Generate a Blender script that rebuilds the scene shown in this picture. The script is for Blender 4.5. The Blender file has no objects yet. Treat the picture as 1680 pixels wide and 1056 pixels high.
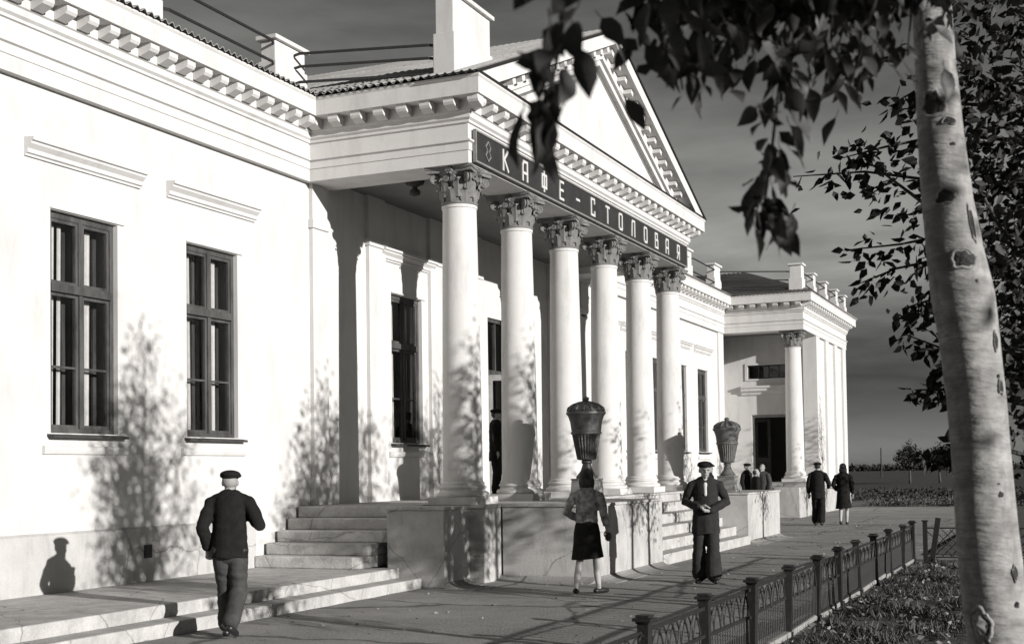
import bpy, bmesh, math, random
import numpy as np
from mathutils import Vector, Matrix

scene = bpy.context.scene
col = scene.collection
rnd = random.Random(7)

# ------------------------------------------------------------------ camera
YAW, PITCH, ROLL = 0.4136, 0.0354, -0.0145
CAM = Vector((11.0994, 0.0, 1.634))
fw0 = Vector((-math.sin(YAW), math.cos(YAW), 0)); rt = Vector((math.cos(YAW), math.sin(YAW), 0))
FW = fw0 * math.cos(PITCH) + Vector((0, 0, math.sin(PITCH)))
UP = -fw0 * math.sin(PITCH) + Vector((0, 0, math.cos(PITCH)))
cr, sr = math.cos(ROLL), math.sin(ROLL)
camR = rt * cr + UP * sr
camU = UP * cr - rt * sr
cd = bpy.data.cameras.new('camera'); cam = bpy.data.objects.new('camera', cd); col.objects.link(cam)
M = Matrix((camR, camU, -FW)).transposed().to_4x4(); M.translation = CAM
cam.matrix_world = M
cd.sensor_width = 36.0; cd.sensor_fit = 'HORIZONTAL'
cd.lens = 2104.7 / 1680 * 36
cd.shift_y = (697.74 - 528) / 1680
cd.clip_start = 0.05; cd.clip_end = 4000
cd.dof.use_dof = True; cd.dof.focus_distance = 19.0; cd.dof.aperture_fstop = 5.6
scene.camera = cam

# ------------------------------------------------------------------ sun + sky
SUN = Vector((1.0, -0.34, 0.235)).normalized()       # towards the sun
sl = bpy.data.lights.new('sun', 'SUN'); sl.energy = 5.0; sl.angle = math.radians(0.5); sl.color = (1.0, 0.972, 0.94)
so = bpy.data.objects.new('sun', sl); col.objects.link(so)
so.rotation_euler = SUN.to_track_quat('Z', 'Y').to_euler(); so.location = (60, -20, 40)
w = bpy.data.worlds.new('World'); scene.world = w; w.use_nodes = True
nt = w.node_tree; N = nt.nodes; L = nt.links
for n in list(N): N.remove(n)
out = N.new('ShaderNodeOutputWorld'); bg = N.new('ShaderNodeBackground')
sky = N.new('ShaderNodeTexSky'); sky.sky_type = 'NISHITA'; sky.sun_disc = False
sky.sun_elevation = math.asin(SUN.z); sky.sun_rotation = math.atan2(SUN.x, SUN.y)
sky.air_density = 1.0; sky.dust_density = 0.1
bw = N.new('ShaderNodeRGBToBW'); L.new(sky.outputs['Color'], bw.inputs['Color'])
tc = N.new('ShaderNodeTexCoord'); mp = N.new('ShaderNodeMapping')
mp.inputs['Scale'].default_value = (1.6, 1.6, 7.0)
L.new(tc.outputs['Generated'], mp.inputs['Vector'])
cn = N.new('ShaderNodeTexNoise'); cn.inputs['Scale'].default_value = 2.0; cn.inputs['Detail'].default_value = 6; cn.inputs['Roughness'].default_value = 0.55
L.new(mp.outputs['Vector'], cn.inputs['Vector'])
crp = N.new('ShaderNodeValToRGB')
crp.color_ramp.elements[0].position = 0.38; crp.color_ramp.elements[0].color = (0.70, 0.70, 0.70, 1)
crp.color_ramp.elements[1].position = 0.72; crp.color_ramp.elements[1].color = (1.6, 1.6, 1.6, 1)
L.new(cn.outputs['Fac'], crp.inputs['Fac'])
# cloud layers by height above the horizon, the same all the way round, ruffled by a second noise
sx = N.new('ShaderNodeSeparateXYZ'); L.new(tc.outputs['Generated'], sx.inputs[0])
rn = N.new('ShaderNodeMath'); rn.operation = 'MULTIPLY_ADD'; rn.inputs[1].default_value = 0.16; rn.inputs[2].default_value = -0.08
L.new(cn.outputs['Fac'], rn.inputs[0])
ad = N.new('ShaderNodeMath'); ad.operation = 'ADD'; L.new(sx.outputs['Z'], ad.inputs[0]); L.new(rn.outputs[0], ad.inputs[1])
lay = N.new('ShaderNodeValToRGB'); el = lay.color_ramp.elements
el[0].position = 0.0; el[0].color = (.52,) * 3 + (1,); el[1].position = 1.0; el[1].color = (.8,) * 3 + (1,)
for pos, v in ((.018, .50), (.045, .27), (.085, .32), (.13, .58), (.19, 1.05), (.25, 1.0), (.32, .85)):
    e = el.new(pos); e.color = (v, v, v, 1)
L.new(ad.outputs[0], lay.inputs['Fac'])
m0 = N.new('ShaderNodeMath'); m0.operation = 'MULTIPLY'; L.new(crp.outputs['Color'], m0.inputs[0]); L.new(lay.outputs['Color'], m0.inputs[1])
mul = N.new('ShaderNodeMath'); mul.operation = 'MULTIPLY'
L.new(bw.outputs['Val'], mul.inputs[0]); L.new(m0.outputs[0], mul.inputs[1])
tint = N.new('ShaderNodeMix'); tint.data_type = 'RGBA'; tint.blend_type = 'MULTIPLY'; tint.inputs[0].default_value = 1.0
L.new(mul.outputs[0], tint.inputs[6]); tint.inputs[7].default_value = (1.0, 1.0, 0.955, 1)
L.new(tint.outputs[2], bg.inputs['Color']); bg.inputs['Strength'].default_value = 0.05
L.new(bg.outputs[0], out.inputs[0])
vs = scene.view_settings
vs.view_transform = 'Standard'; vs.look = 'None'; vs.exposure = 0.34; vs.gamma = 1.0; vs.use_curve_mapping = False

# ------------------------------------------------------------------ materials
MATS = {}
def mat(name, g, rough=0.85, var=0.12, scale=3.0, bump=0.15, bscale=40.0, stretch=(1, 1, 1), stain=0.0, stain_scale=1.2, spec=0.2, fine=0.0):
    """Grey surface: base value g, varied by two noises, fine relief from a bump."""
    m = bpy.data.materials.new(name); m.use_nodes = True
    nt = m.node_tree; N = nt.nodes; L = nt.links
    b = N['Principled BSDF']; b.inputs['Roughness'].default_value = rough
    b.inputs['Specular IOR Level'].default_value = spec
    tc = N.new('ShaderNodeTexCoord'); geo = N.new('ShaderNodeNewGeometry')
    mp = N.new('ShaderNodeMapping'); mp.inputs['Scale'].default_value = stretch
    L.new(geo.outputs['Position'], mp.inputs['Vector'])
    n1 = N.new('ShaderNodeTexNoise'); n1.inputs['Scale'].default_value = scale; n1.inputs['Detail'].default_value = 7; n1.inputs['Roughness'].default_value = 0.62
    L.new(mp.outputs['Vector'], n1.inputs['Vector'])
    r1 = N.new('ShaderNodeMapRange'); r1.inputs[1].default_value = 0.28; r1.inputs[2].default_value = 0.72
    r1.inputs[3].default_value = g * (1 - var); r1.inputs[4].default_value = g * (1 + var)
    L.new(n1.outputs['Fac'], r1.inputs[0]); val = r1.outputs[0]
    if fine:
        n3 = N.new('ShaderNodeTexNoise'); n3.inputs['Scale'].default_value = bscale * 1.5; n3.inputs['Detail'].default_value = 3
        L.new(geo.outputs['Position'], n3.inputs['Vector'])
        r3 = N.new('ShaderNodeMapRange'); r3.inputs[1].default_value = 0.3; r3.inputs[2].default_value = 0.7
        r3.inputs[3].default_value = 1 - fine; r3.inputs[4].default_value = 1 + fine
        L.new(n3.outputs['Fac'], r3.inputs[0])
        mm = N.new('ShaderNodeMath'); mm.operation = 'MULTIPLY'; L.new(val, mm.inputs[0]); L.new(r3.outputs[0], mm.inputs[1]); val = mm.outputs[0]
    if stain:
        n2 = N.new('ShaderNodeTexNoise'); n2.inputs['Scale'].default_value = stain_scale; n2.inputs['Detail'].default_value = 9; n2.inputs['Roughness'].default_value = 0.7
        mp2 = N.new('ShaderNodeMapping'); mp2.inputs['Scale'].default_value = (2.2, 2.2, 0.5)
        L.new(geo.outputs['Position'], mp2.inputs['Vector']); L.new(mp2.outputs['Vector'], n2.inputs['Vector'])
        r2 = N.new('ShaderNodeMapRange'); r2.inputs[1].default_value = 0.5; r2.inputs[2].default_value = 0.78
        r2.inputs[3].default_value = 1.0; r2.inputs[4].default_value = 1.0 - stain
        L.new(n2.outputs['Fac'], r2.inputs[0])
        mm = N.new('ShaderNodeMath'); mm.operation = 'MULTIPLY'; L.new(val, mm.inputs[0]); L.new(r2.outputs[0], mm.inputs[1]); val = mm.outputs[0]
    cmb = N.new('ShaderNodeCombineColor'); 
    for k, f in enumerate((1.0, 0.985, 0.965)):
        q = N.new('ShaderNodeMath'); q.operation = 'MULTIPLY'; q.inputs[1].default_value = f; L.new(val, q.inputs[0]); L.new(q.outputs[0], cmb.inputs[k])
    L.new(cmb.outputs[0], b.inputs['Base Color'])
    if bump:
        nb = N.new('ShaderNodeTexNoise'); nb.inputs['Scale'].default_value = bscale; nb.inputs['Detail'].default_value = 5
        L.new(mp.outputs['Vector'], nb.inputs['Vector'])
        bp = N.new('ShaderNodeBump'); bp.inputs['Strength'].default_value = bump; bp.inputs['Distance'].default_value = 0.02
        L.new(nb.outputs['Fac'], bp.inputs['Height']); L.new(bp.outputs['Normal'], b.inputs['Normal'])
    MATS[name] = m
    return m
WHITE = mat('white_plaster', 0.56, 0.9, 0.05, 1.6, 0.10, 55, stain=0.22, stain_scale=1.3, fine=0.05)
PLINTH = mat('plinth_plaster', 0.43, 0.9, 0.14, 1.8, 0.22, 40, stain=0.30, stain_scale=2.2, fine=0.05)
PODIUM = mat('podium_plaster', 0.4, 0.9, 0.20, 1.7, 0.25, 35, stain=0.35, stain_scale=2.4, fine=0.06)
STEP = mat('step_concrete', 0.41, 0.9, 0.22, 3.2, 0.4, 30, stain=0.25, stain_scale=3.5, fine=0.1)
COLW = mat('column_whitewash', 0.555, 0.85, 0.05, 2.0, 0.12, 50, stain=0.28, stain_scale=2.2, fine=0.03)
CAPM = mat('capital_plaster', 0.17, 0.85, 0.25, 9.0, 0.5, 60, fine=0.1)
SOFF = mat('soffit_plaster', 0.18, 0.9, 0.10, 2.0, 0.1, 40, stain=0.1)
PAVE = mat('pavement_asphalt', 0.25, 0.92, 0.24, 0.7, 0.5, 28, stain=0.22, stain_scale=0.9, fine=0.14)
GROUND = mat('ground_field', 0.06, 0.95, 0.35, 0.25, 0.5, 6, fine=0.2)
PATHM = mat('path_gravel', 0.17, 0.95, 0.2, 0.5, 0.5, 20, fine=0.15)
SOIL = mat('garden_soil', 0.085, 0.95, 0.4, 2.5, 0.9, 18, fine=0.3)
KERB = mat('kerb_concrete', 0.25, 0.9, 0.25, 4.0, 0.5, 35, fine=0.12)
ROOF = mat('corrugated_slate', 0.3, 0.85, 0.22, 1.4, 0.3, 45, stain=0.4, stain_scale=1.8, fine=0.08)
DARKS = mat('tarred_strip', 0.02, 0.8, 0.2, 4, 0.2, 40)
PIPE = mat('dark_iron', 0.022, 0.55, 0.25, 12, 0.2, 60, spec=0.4)
FRAME = mat('weathered_frame', 0.06, 0.75, 0.6, 6.0, 0.4, 70, stretch=(1, 1, 0.25), spec=0.3)
SILLM = mat('dark_sill', 0.05, 0.7, 0.3, 8, 0.3, 50)
CURT = mat('curtain_cloth', 0.8, 0.95, 0.1, 8, 0.1, 40)
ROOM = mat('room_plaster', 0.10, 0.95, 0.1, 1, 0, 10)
SIGN = mat('sign_board', 0.028, 0.6, 0.25, 4.0, 0.15, 50, spec=0.3, fine=0.15)
SIGNF = mat('sign_edge', 0.20, 0.8, 0.2, 8, 0.2, 50)
LETT = mat('sign_letter', 0.5, 0.7, 0.08, 8, 0.1, 50)
URNM = mat('urn_iron', 0.05, 0.42, 0.35, 9.0, 0.4, 55, spec=0.5)
URNG = mat('urn_concrete', 0.11, 0.75, 0.25, 9.0, 0.4, 55, spec=0.3)
PEDM = mat('pedestal_plaster', 0.22, 0.9, 0.2, 4, 0.3, 40)
FENC = mat('fence_iron', 0.018, 0.6, 0.3, 15, 0.2, 60, spec=0.35)
BARK = mat('smooth_bark', 0.27, 0.85, 0.35, 6.0, 0.8, 16, stretch=(0.7, 0.7, 2.6), stain=0.5, stain_scale=4.5, fine=0.18)
SCAR = mat('bark_scar', 0.045, 0.9, 0.3, 20, 0.8, 60)
BARKD = mat('dark_bark', 0.07, 0.9, 0.3, 14, 0.6, 40)
LEAF = mat('leaf', 0.06, 0.5, 0.35, 9.0, 0.1, 60, spec=0.35)
LEAFF = mat('leaf_far', 0.03, 0.6, 0.4, 2.0, 0.0, 60, spec=0.25)
GRASS = mat('grass_blade', 0.085, 0.8, 0.5, 1.4, 0.0, 40, spec=0.2)
SHRUB = mat('shrub_leaf', 0.035, 0.8, 0.4, 2.0, 0.0, 40)
CLOTHB = mat('black_wool', 0.014, 0.95, 0.25, 14, 0.35, 22, spec=0.1)
CLOTHJ = mat('dark_jacket', 0.024, 0.92, 0.3, 12, 0.45, 18, spec=0.15)
CLOTHT = mat('grey_trousers', 0.055, 0.95, 0.25, 9, 0.45, 16, spec=0.1)
CLOTHD = mat('dark_trousers', 0.03, 0.95, 0.25, 9, 0.5, 16, spec=0.1)
CLOTHP = mat('patterned_jacket', 0.26, 0.95, 0.75, 14, 0.45, 18, spec=0.1)
SKIRT = mat('black_skirt', 0.016, 0.95, 0.25, 12, 0.4, 16, spec=0.1)
SHIRT = mat('white_shirt', 0.5, 0.9, 0.05, 12, 0.3, 20)
SKIN = mat('skin', 0.27, 0.6, 0.08, 14, 0.1, 60, spec=0.3)
STOCK = mat('stocking', 0.34, 0.6, 0.06, 12, 0.1, 60, spec=0.3)
HAIR = mat('dark_hair', 0.02, 0.6, 0.3, 30, 0.5, 90, spec=0.4)
SHOE = mat('shoe_leather', 0.015, 0.4, 0.3, 12, 0.1, 60, spec=0.5)
LITTER = mat('dry_leaf', 0.20, 0.9, 0.5, 6.0, 0.0, 40)
WOODP = mat('pole_wood', 0.05, 0.9, 0.2, 5, 0.1, 40)
def cracks(m, scale, width, depth):
    """darken thin irregular crack lines in an existing material"""
    nt = m.node_tree; N = nt.nodes; L = nt.links; b = N['Principled BSDF']
    src = b.inputs['Base Color'].links[0].from_socket
    geo = N.new('ShaderNodeNewGeometry'); nz = N.new('ShaderNodeTexNoise'); nz.inputs['Scale'].default_value = 2.2; nz.inputs['Detail'].default_value = 5
    L.new(geo.outputs['Position'], nz.inputs['Vector'])
    mx = N.new('ShaderNodeMix'); mx.data_type = 'VECTOR'; mx.inputs[0].default_value = 0.22; L.new(geo.outputs['Position'], mx.inputs[4]); L.new(nz.outputs['Color'], mx.inputs[5])
    vo = N.new('ShaderNodeTexVoronoi'); vo.feature = 'DISTANCE_TO_EDGE'; vo.inputs['Scale'].default_value = scale; L.new(mx.outputs[1], vo.inputs['Vector'])
    mr = N.new('ShaderNodeMapRange'); mr.inputs[1].default_value = width * .3; mr.inputs[2].default_value = width; mr.inputs[3].default_value = 1 - depth; mr.inputs[4].default_value = 1.0
    L.new(vo.outputs['Distance'], mr.inputs[0])
    ml = N.new('ShaderNodeMix'); ml.data_type = 'RGBA'; ml.blend_type = 'MULTIPLY'; ml.inputs[0].default_value = 1.0
    L.new(src, ml.inputs[6]); L.new(mr.outputs[0], ml.inputs[7]); L.new(ml.outputs[2], b.inputs['Base Color'])
cracks(PAVE, 0.42, 0.014, 0.55); cracks(PODIUM, 0.9, 0.008, 0.35); cracks(STEP, 1.3, 0.010, 0.4); cracks(PLINTH, 0.6, 0.006, 0.35)
def glass():
    m = bpy.data.materials.new('window_glass'); m.use_nodes = True
    nt = m.node_tree; N = nt.nodes; L = nt.links; N.remove(N['Principled BSDF'])
    o = N['Material Output']; t = N.new('ShaderNodeBsdfTransparent'); t.inputs[0].default_value = (0.82, 0.82, 0.82, 1)
    g = N.new('ShaderNodeBsdfGlossy'); g.inputs['Roughness'].default_value = 0.03
    fr = N.new('ShaderNodeFresnel'); fr.inputs[0].default_value = 1.5
    mx = N.new('ShaderNodeMixShader'); L.new(fr.outputs[0], mx.inputs[0]); L.new(t.outputs[0], mx.inputs[1]); L.new(g.outputs[0], mx.inputs[2])
    nz = N.new('ShaderNodeTexNoise'); nz.inputs['Scale'].default_value = 1.7
    bp = N.new('ShaderNodeBump'); bp.inputs['Strength'].default_value = 0.06; L.new(nz.outputs['Fac'], bp.inputs['Height']); L.new(bp.outputs[0], g.inputs['Normal'])
    L.new(mx.outputs[0], o.inputs[0]); return m
GLASS = glass()

# ------------------------------------------------------------------ mesh helpers
class MB:
    def __init__(self): self.v = []; self.f = []; self.m = []; self.cm = 0
    def add(self, vs, fs):
        o = len(self.v); self.v += [tuple(p) for p in vs]
        for f in fs: self.f.append(tuple(i + o for i in f)); self.m.append(self.cm)
        return self
    def box(self, x0, x1, y0, y1, z0, z1):
        v = [(x, y, z) for z in (z0, z1) for y in (y0, y1) for x in (x0, x1)]
        return self.add(v, [(0, 2, 3, 1), (4, 5, 7, 6), (0, 1, 5, 4), (2, 6, 7, 3), (0, 4, 6, 2), (1, 3, 7, 5)])
    def prism(self, poly, axis, a0, a1):
        """poly in the two other axes (order x,y,z without axis), extruded along axis."""
        n = len(poly); vs = []
        for a in (a0, a1):
            for p in poly:
                q = list(p); q.insert(axis, a); vs.append(q)
        fs = [tuple(range(n)), tuple(range(2 * n - 1, n - 1, -1))]
        for i in range(n): j = (i + 1) % n; fs.append((i, i + n, j + n, j))
        return self.add(vs, fs)
    def tube(self, pts, rad, n=8, cap=True):
        pts = [Vector(p) for p in pts]
        if not hasattr(rad, '__len__'): rad = [rad] * len(pts)
        vs = []; fs = []; ref = None
        for i, p in enumerate(pts):
            d = (pts[min(i + 1, len(pts) - 1)] - pts[max(i - 1, 0)]).normalized()
            if ref is None: ref = Vector((0, 0, 1)) if abs(d.z) < 0.9 else Vector((1, 0, 0))
            s = d.cross(ref)
            if s.length < 1e-4: s = d.cross(Vector((0, 1, 0)))
            s.normalize(); t = s.cross(d); ref = t
            for k in range(n):
                a = 2 * math.pi * k / n; vs.append(p + (s * math.cos(a) + t * math.sin(a)) * rad[i])
        for i in range(len(pts) - 1):
            for k in range(n): j = (k + 1) % n; fs.append((i * n + k, i * n + j, (i + 1) * n + j, (i + 1) * n + k))
        if cap: fs.append(tuple(range(n - 1, -1, -1))); fs.append(tuple(range((len(pts) - 1) * n, len(pts) * n)))
        return self.add(vs, fs)
    def lathe(self, prof, n=32, c=(0, 0), flute=None):
        vs = []; fs = []
        for (r, z) in prof:
            for k in range(n):
                a = 2 * math.pi * k / n; rr = r
                if flute and flute[0] < z < flute[1]: rr = r * (1 - flute[2] * abs(math.sin(a * flute[3] / 2)))
                vs.append((c[0] + rr * math.cos(a), c[1] + rr * math.sin(a), z))
        for i in range(len(prof) - 1):
            for k in range(n): j = (k + 1) % n; fs.append((i * n + k, i * n + j, (i + 1) * n + j, (i + 1) * n + k))
        fs.append(tuple(range(n - 1, -1, -1))); fs.append(tuple(range((len(prof) - 1) * n, len(prof) * n)))
        return self.add(vs, fs)
    def build(self, name, mats, parent=None, smooth=False, bevel=0, loc=None, rotz=0):
        me = bpy.data.meshes.new(name); me.from_pydata(self.v, [], self.f)
        mats = mats if isinstance(mats, (list, tuple)) else [mats]
        for m in mats: me.materials.append(m)
        if len(mats) > 1: me.polygons.foreach_set('material_index', self.m)
        if smooth: me.polygons.foreach_set('use_smooth', [True] * len(me.polygons))
        me.update()
        o = bpy.data.objects.new(name, me); col.objects.link(o)
        if parent: o.parent = parent
        if loc: o.location = loc
        if rotz: o.rotation_euler.z = rotz
        if bevel:
            b = o.modifiers.new('bevel', 'BEVEL'); b.width = bevel; b.segments = 2; b.limit_method = 'ANGLE'
        if smooth == 'auto':
            try: me.set_sharp_from_angle(angle=math.radians(35))
            except Exception: pass
        return o
def empty(name, loc=(0, 0, 0), rotz=0):
    o = bpy.data.objects.new(name, None); col.objects.link(o); o.location = loc; o.rotation_euler.z = rotz; o.empty_display_size = 0.2; return o
def tag(o, label=None, cat=None, group=None, kind=None):
    if label: o['label'] = label
    if cat: o['category'] = cat
    if group: o['group'] = group
    if kind: o['kind'] = kind
    return o
def inst(src, name, loc, parent, rot=None, scale=None):
    o = src.copy(); o.name = name; col.objects.link(o); o.parent = parent; o.location = loc
    if rot is not None: o.rotation_euler = rot
    if scale is not None: o.scale = scale
    return o
def copy_tree(o, parent=None):
    c = o.copy(); col.objects.link(c); c.parent = parent
    for ch in [q for q in bpy.data.objects if q.parent == o]: copy_tree(ch, c)
    return c
#@@SETTING
# ------------------------------------------------------------------ ground, pavement, garden
def sheet(name, x0, x1, y0, y1, z, m, nx=1, ny=1, amp=0, seed=0):
    b = MB(); r = random.Random(seed); vs = []; fs = []
    for j in range(ny + 1):
        for i in range(nx + 1):
            dz = 0 if (amp == 0 or i in (0, nx) or j in (0, ny)) else r.uniform(-amp, amp)
            vs.append((x0 + (x1 - x0) * i / nx, y0 + (y1 - y0) * j / ny, z + dz))
    for j in range(ny):
        for i in range(nx):
            a = j * (nx + 1) + i; fs.append((a, a + 1, a + nx + 2, a + nx + 1))
    b.add(vs, fs); return tag(b.build(name, m, smooth=amp > 0), kind='structure')
sheet('ground', -1500, 1500, -300, 2500, -0.03, GROUND)
sheet('pavement', 2.0, 8.44, -6, 58, 0.0, PAVE, 22, 120, 0.006, 3)
sheet('path', -60, 60, 58, 61.5, 0.004, PATHM)
sheet('path', -80, 80, 84, 90, 0.004, PATHM)
sheet('garden_bed', 8.60, 16, -4, 22.2, 0.02, SOIL, 48, 260, 0.03, 5)
sheet('garden_bed', 8.60, 16, 24.5, 57, 0.012, SOIL, 10, 40, 0.02, 6)
sheet('path', 8.44, 16, 22.3, 24.4, 0.004, PAVE)
kb = tag(MB().box(8.44, 8.60, -4, 22.2, -0.1, 0.02).build('kerb', KERB), kind='structure')
ks = None
for i in range(24):
    y = -4 + i * 1.09
    o = MB().box(-0.075, 0.075, 0.0, 1.06, 0, 0.055).build('kerb_stone', KERB, kb, bevel=0.012, loc=(8.52, y, 0.022 + rnd.uniform(0, 0.012))) if ks is None else inst(ks, 'kerb_stone', (8.52 + rnd.uniform(-.012, .012), y, 0.022 + rnd.uniform(0, 0.02)), kb, (rnd.uniform(-.02, .02), rnd.uniform(-.05, .05), rnd.uniform(-.015, .015)))
    ks = ks or o

# ------------------------------------------------------------------ the building
B = empty('columned_building'); tag(B, 'long white classical building with six column portico, pediment and dark name board', 'building')
ZP = 1.14; ZFR = 6.26
PX, PY0, PY1 = 2.79, 17.32, 28.96
WX, WY0, WY1 = 2.72, 43.47, 52.1
YC = (PY0 + PY1) / 2
COLY = [17.65 + 2.197 * i for i in range(6)]; COLX = 2.524

def wall_mesh(mb, y0, y1, z0, z1, ops, depth=0.36, x=0.0):
    ys = sorted({y0, y1} | {v for o in ops for v in o[:2]}); zs = sorted({z0, z1} | {v for o in ops for v in o[2:]})
    # extra cuts keep quads moderate
    for a, b_ in zip(ys, ys[1:]):
        for c, d in zip(zs, zs[1:]):
            ym, zm = (a + b_) / 2, (c + d) / 2
            if any(o[0] < ym < o[1] and o[2] < zm < o[3] for o in ops): continue
            mb.add([(x, a, c), (x, b_, c), (x, b_, d), (x, a, d)], [(0, 1, 2, 3)])
    for (a, b_, c, d) in ops:
        X = x - depth
        mb.add([(x, a, c), (X, a, c), (X, a, d), (x, a, d)], [(0, 1, 2, 3)])
        mb.add([(x, b_, c), (X, b_, c), (X, b_, d), (x, b_, d)], [(3, 2, 1, 0)])
        mb.add([(x, a, d), (X, a, d), (X, b_, d), (x, b_, d)], [(0, 1, 2, 3)])
        mb.add([(x, a, c), (X, a, c), (X, b_, c), (x, b_, c)], [(3, 2, 1, 0)])
WZ0, WZ1, WW = 2.165, 4.83, 1.17
WINY = [6.6, 9.15, 11.70, 14.25, 20.0, 28.2 - 0.0, 30.75, 33.0, 35.3, 37.75, 40.25]
DOORY = 24.1
ops = [(y, y + WW, WZ0, WZ1) for y in WINY] + [(DOORY, DOORY + 1.15, ZP + 0.004, WZ1)]
mb = MB(); wall_mesh(mb, 4.0, WY0, 0.2, 7.3, ops)
mb.add([(0, 4, 0), (-9, 4, 0), (-9, 4, 7.4), (0, 4, 7.4)], [(0, 1, 2, 3)])
mb.build('wall', WHITE, B)
# dark rooms behind the windows
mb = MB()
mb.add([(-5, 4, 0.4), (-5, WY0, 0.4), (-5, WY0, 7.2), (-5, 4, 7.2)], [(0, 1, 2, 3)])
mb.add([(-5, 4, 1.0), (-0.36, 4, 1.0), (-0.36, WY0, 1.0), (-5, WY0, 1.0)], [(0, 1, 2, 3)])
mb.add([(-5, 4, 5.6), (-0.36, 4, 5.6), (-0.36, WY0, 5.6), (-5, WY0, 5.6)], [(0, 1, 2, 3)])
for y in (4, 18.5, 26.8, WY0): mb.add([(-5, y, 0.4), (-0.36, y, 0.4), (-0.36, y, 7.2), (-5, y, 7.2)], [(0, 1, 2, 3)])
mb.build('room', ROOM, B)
# plinth band, slightly proud of the wall
mb = MB().prism([(-0.2, 0.1), (0.045, 0.1), (0.045, 0.955), (0.0, 0.985), (-0.2, 0.985)], 1, 4.0, 15.78)
mb.build('plinth', PLINTH, B)
MB().prism([(-0.2, 0.0), (0.045, 0.0), (0.045, 0.955), (0.0, 0.985), (-0.2, 0.985)], 1, 30.36, WY0 - 1.6).build('plinth', PLINTH, B)
# vent grating
vg = MB().box(0.03, 0.060, 13.30, 13.44, 0.58, 0.75).build('vent', SILLM, B)
for k in range(4): MB().box(0.060, 0.066, 13.31, 13.43, 0.60 + k * 0.04, 0.615 + k * 0.04).build('vent_bar', FRAME, vg)

# entablature swept round the plan
prof = [(-.62, ZFR), (.10, ZFR), (.10, 6.45), (.115, 6.455), (.115, 6.57), (.15, 6.585), (.15, 6.612), (.10, 6.622), (.10, 6.855), (.13, 6.865), (.13, 6.90), (.165, 6.93), (.165, 7.01), (.19, 7.025), (.19, 7.19), (.44, 7.19), (.44, 7.42), (.46, 7.45), (.46, 7.475), (-.62, 7.475)]
path = [(0, 4.0), (0, PY0), (PX, PY0), (PX, PY1), (0, PY1), (0, WY0), (WX, WY0), (WX, WY1), (-3, WY1)]
def sweep(mb, prof, path):
    n = len(prof); P = [Vector(p) for p in path]; rings = []
    for i, p in enumerate(P):
        d0 = (P[i] - P[i - 1]).normalized() if i else None
        d1 = (P[i + 1] - P[i]).normalized() if i < len(P) - 1 else None
        ns = [Vector((d.y, -d.x)) for d in (d0, d1) if d is not None]
        m = ns[0] if len(ns) == 1 else (ns[0] + ns[1]) / (1 + ns[0].dot(ns[1]))
        rings.append([(p.x + m.x * a, p.y + m.y * a, z) for a, z in prof])
    vs = [v for r in rings for v in r]; fs = []
    for i in range(len(P) - 1):
        for k in range(n): j = (k + 1) % n; fs.append((i * n + k, i * n + j, (i + 1) * n + j, (i + 1) * n + k))
    fs.append(tuple(range(n))); fs.append(tuple(range(len(P) * n - 1, len(P) * n - n - 1, -1)))
    mb.add(vs, fs)
mb = MB(); sweep(mb, prof, path); ent = mb.build('entablature', WHITE, B)
# modillions (brackets) under the cornice
md = MB(); md.prism([(0.19, 7.045), (0.22, 7.03), (0.37, 7.085), (0.395, 7.12), (0.395, 7.188), (0.19, 7.188)], 1, -0.085, 0.085)
mproto = None
def modillion(x, y, rz):
    global mproto
    if mproto is None:
        mproto = md.build('modillion', WHITE, ent, loc=(x, y, 0)); mproto.rotation_euler.z = rz; return
    inst(mproto, 'modillion', (x, y, 0), ent, (0, 0, rz))
y = 8.3
while y < PY0 - 0.25: modillion(0, y, 0); y += 0.372
for k in range(8): modillion(0.33 + 0.40 * k - 0.02, PY0, -math.pi / 2)
n = 29
for k in range(n): modillion(PX, PY0 - 0.15 + (PY1 - PY0 + 0.30) * k / (n - 1), 0)
y = PY1 + 0.3
while y < WY0 - 0.3: modillion(0, y, 0); y += 0.40
for k in range(7): modillion(0.40 + 0.385 * k, WY0, -math.pi / 2)
for k in range(22): modillion(WX, WY0 - 0.1 + 0.405 * k, 0)

# porch ceiling and hanging lamp rose
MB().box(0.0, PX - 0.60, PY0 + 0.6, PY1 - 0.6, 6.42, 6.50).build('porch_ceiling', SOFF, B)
MB().lathe([(0.16, 6.42), (0.15, 6.37), (0.05, 6.34), (0.04, 6.30), (0.09, 6.26), (0.09, 6.20), (0.0, 6.17)], 16, (1.25, 18.6)).build('ceiling_lamp', SILLM, B, smooth=True)

# pediment
MS = 0.4086; ZA = 7.475 + (YC - 16.86) * MS; ZB0 = 7.487
def chevron(mb, o0, o1, x0, x1):
    h0 = (ZA - o0 - ZB0) / MS; h1 = (ZA - o1 - ZB0) / MS
    poly = [(YC - h0, ZB0), (YC, ZA - o0), (YC + h0, ZB0), (YC + h1, ZB0), (YC, ZA - o1), (YC - h1, ZB0)]
    # two halves so that every face stays convex
    mb.prism([poly[0], poly[1], poly[4], poly[5]], 0, x0, x1); mb.prism([poly[1], poly[2], poly[3], poly[4]], 0, x0, x1)
ped = MB().prism([(YC - (ZA - .55 - ZB0) / MS, ZB0), (YC, ZA - .55), (YC + (ZA - .55 - ZB0) / MS, ZB0)], 0, 2.3, 2.80).build('pediment', WHITE, B)
mb = MB(); chevron(mb, 0.0, 0.25, 2.5, 3.23); mb.build('raking_fascia', WHITE, ped)
mb = MB(); chevron(mb, -0.05, -0.003, 2.4, 3.262); mb.build('roof_edge', DARKS, ped)
mb = MB(); chevron(mb, 0.253, 0.50, 2.5, 2.96); mb.build('raking_bed', WHITE, ped)
mb = MB(); chevron(mb, 0.503, 0.62, 2.5, 2.90); mb.build('raking_bed', WHITE, ped)
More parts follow.
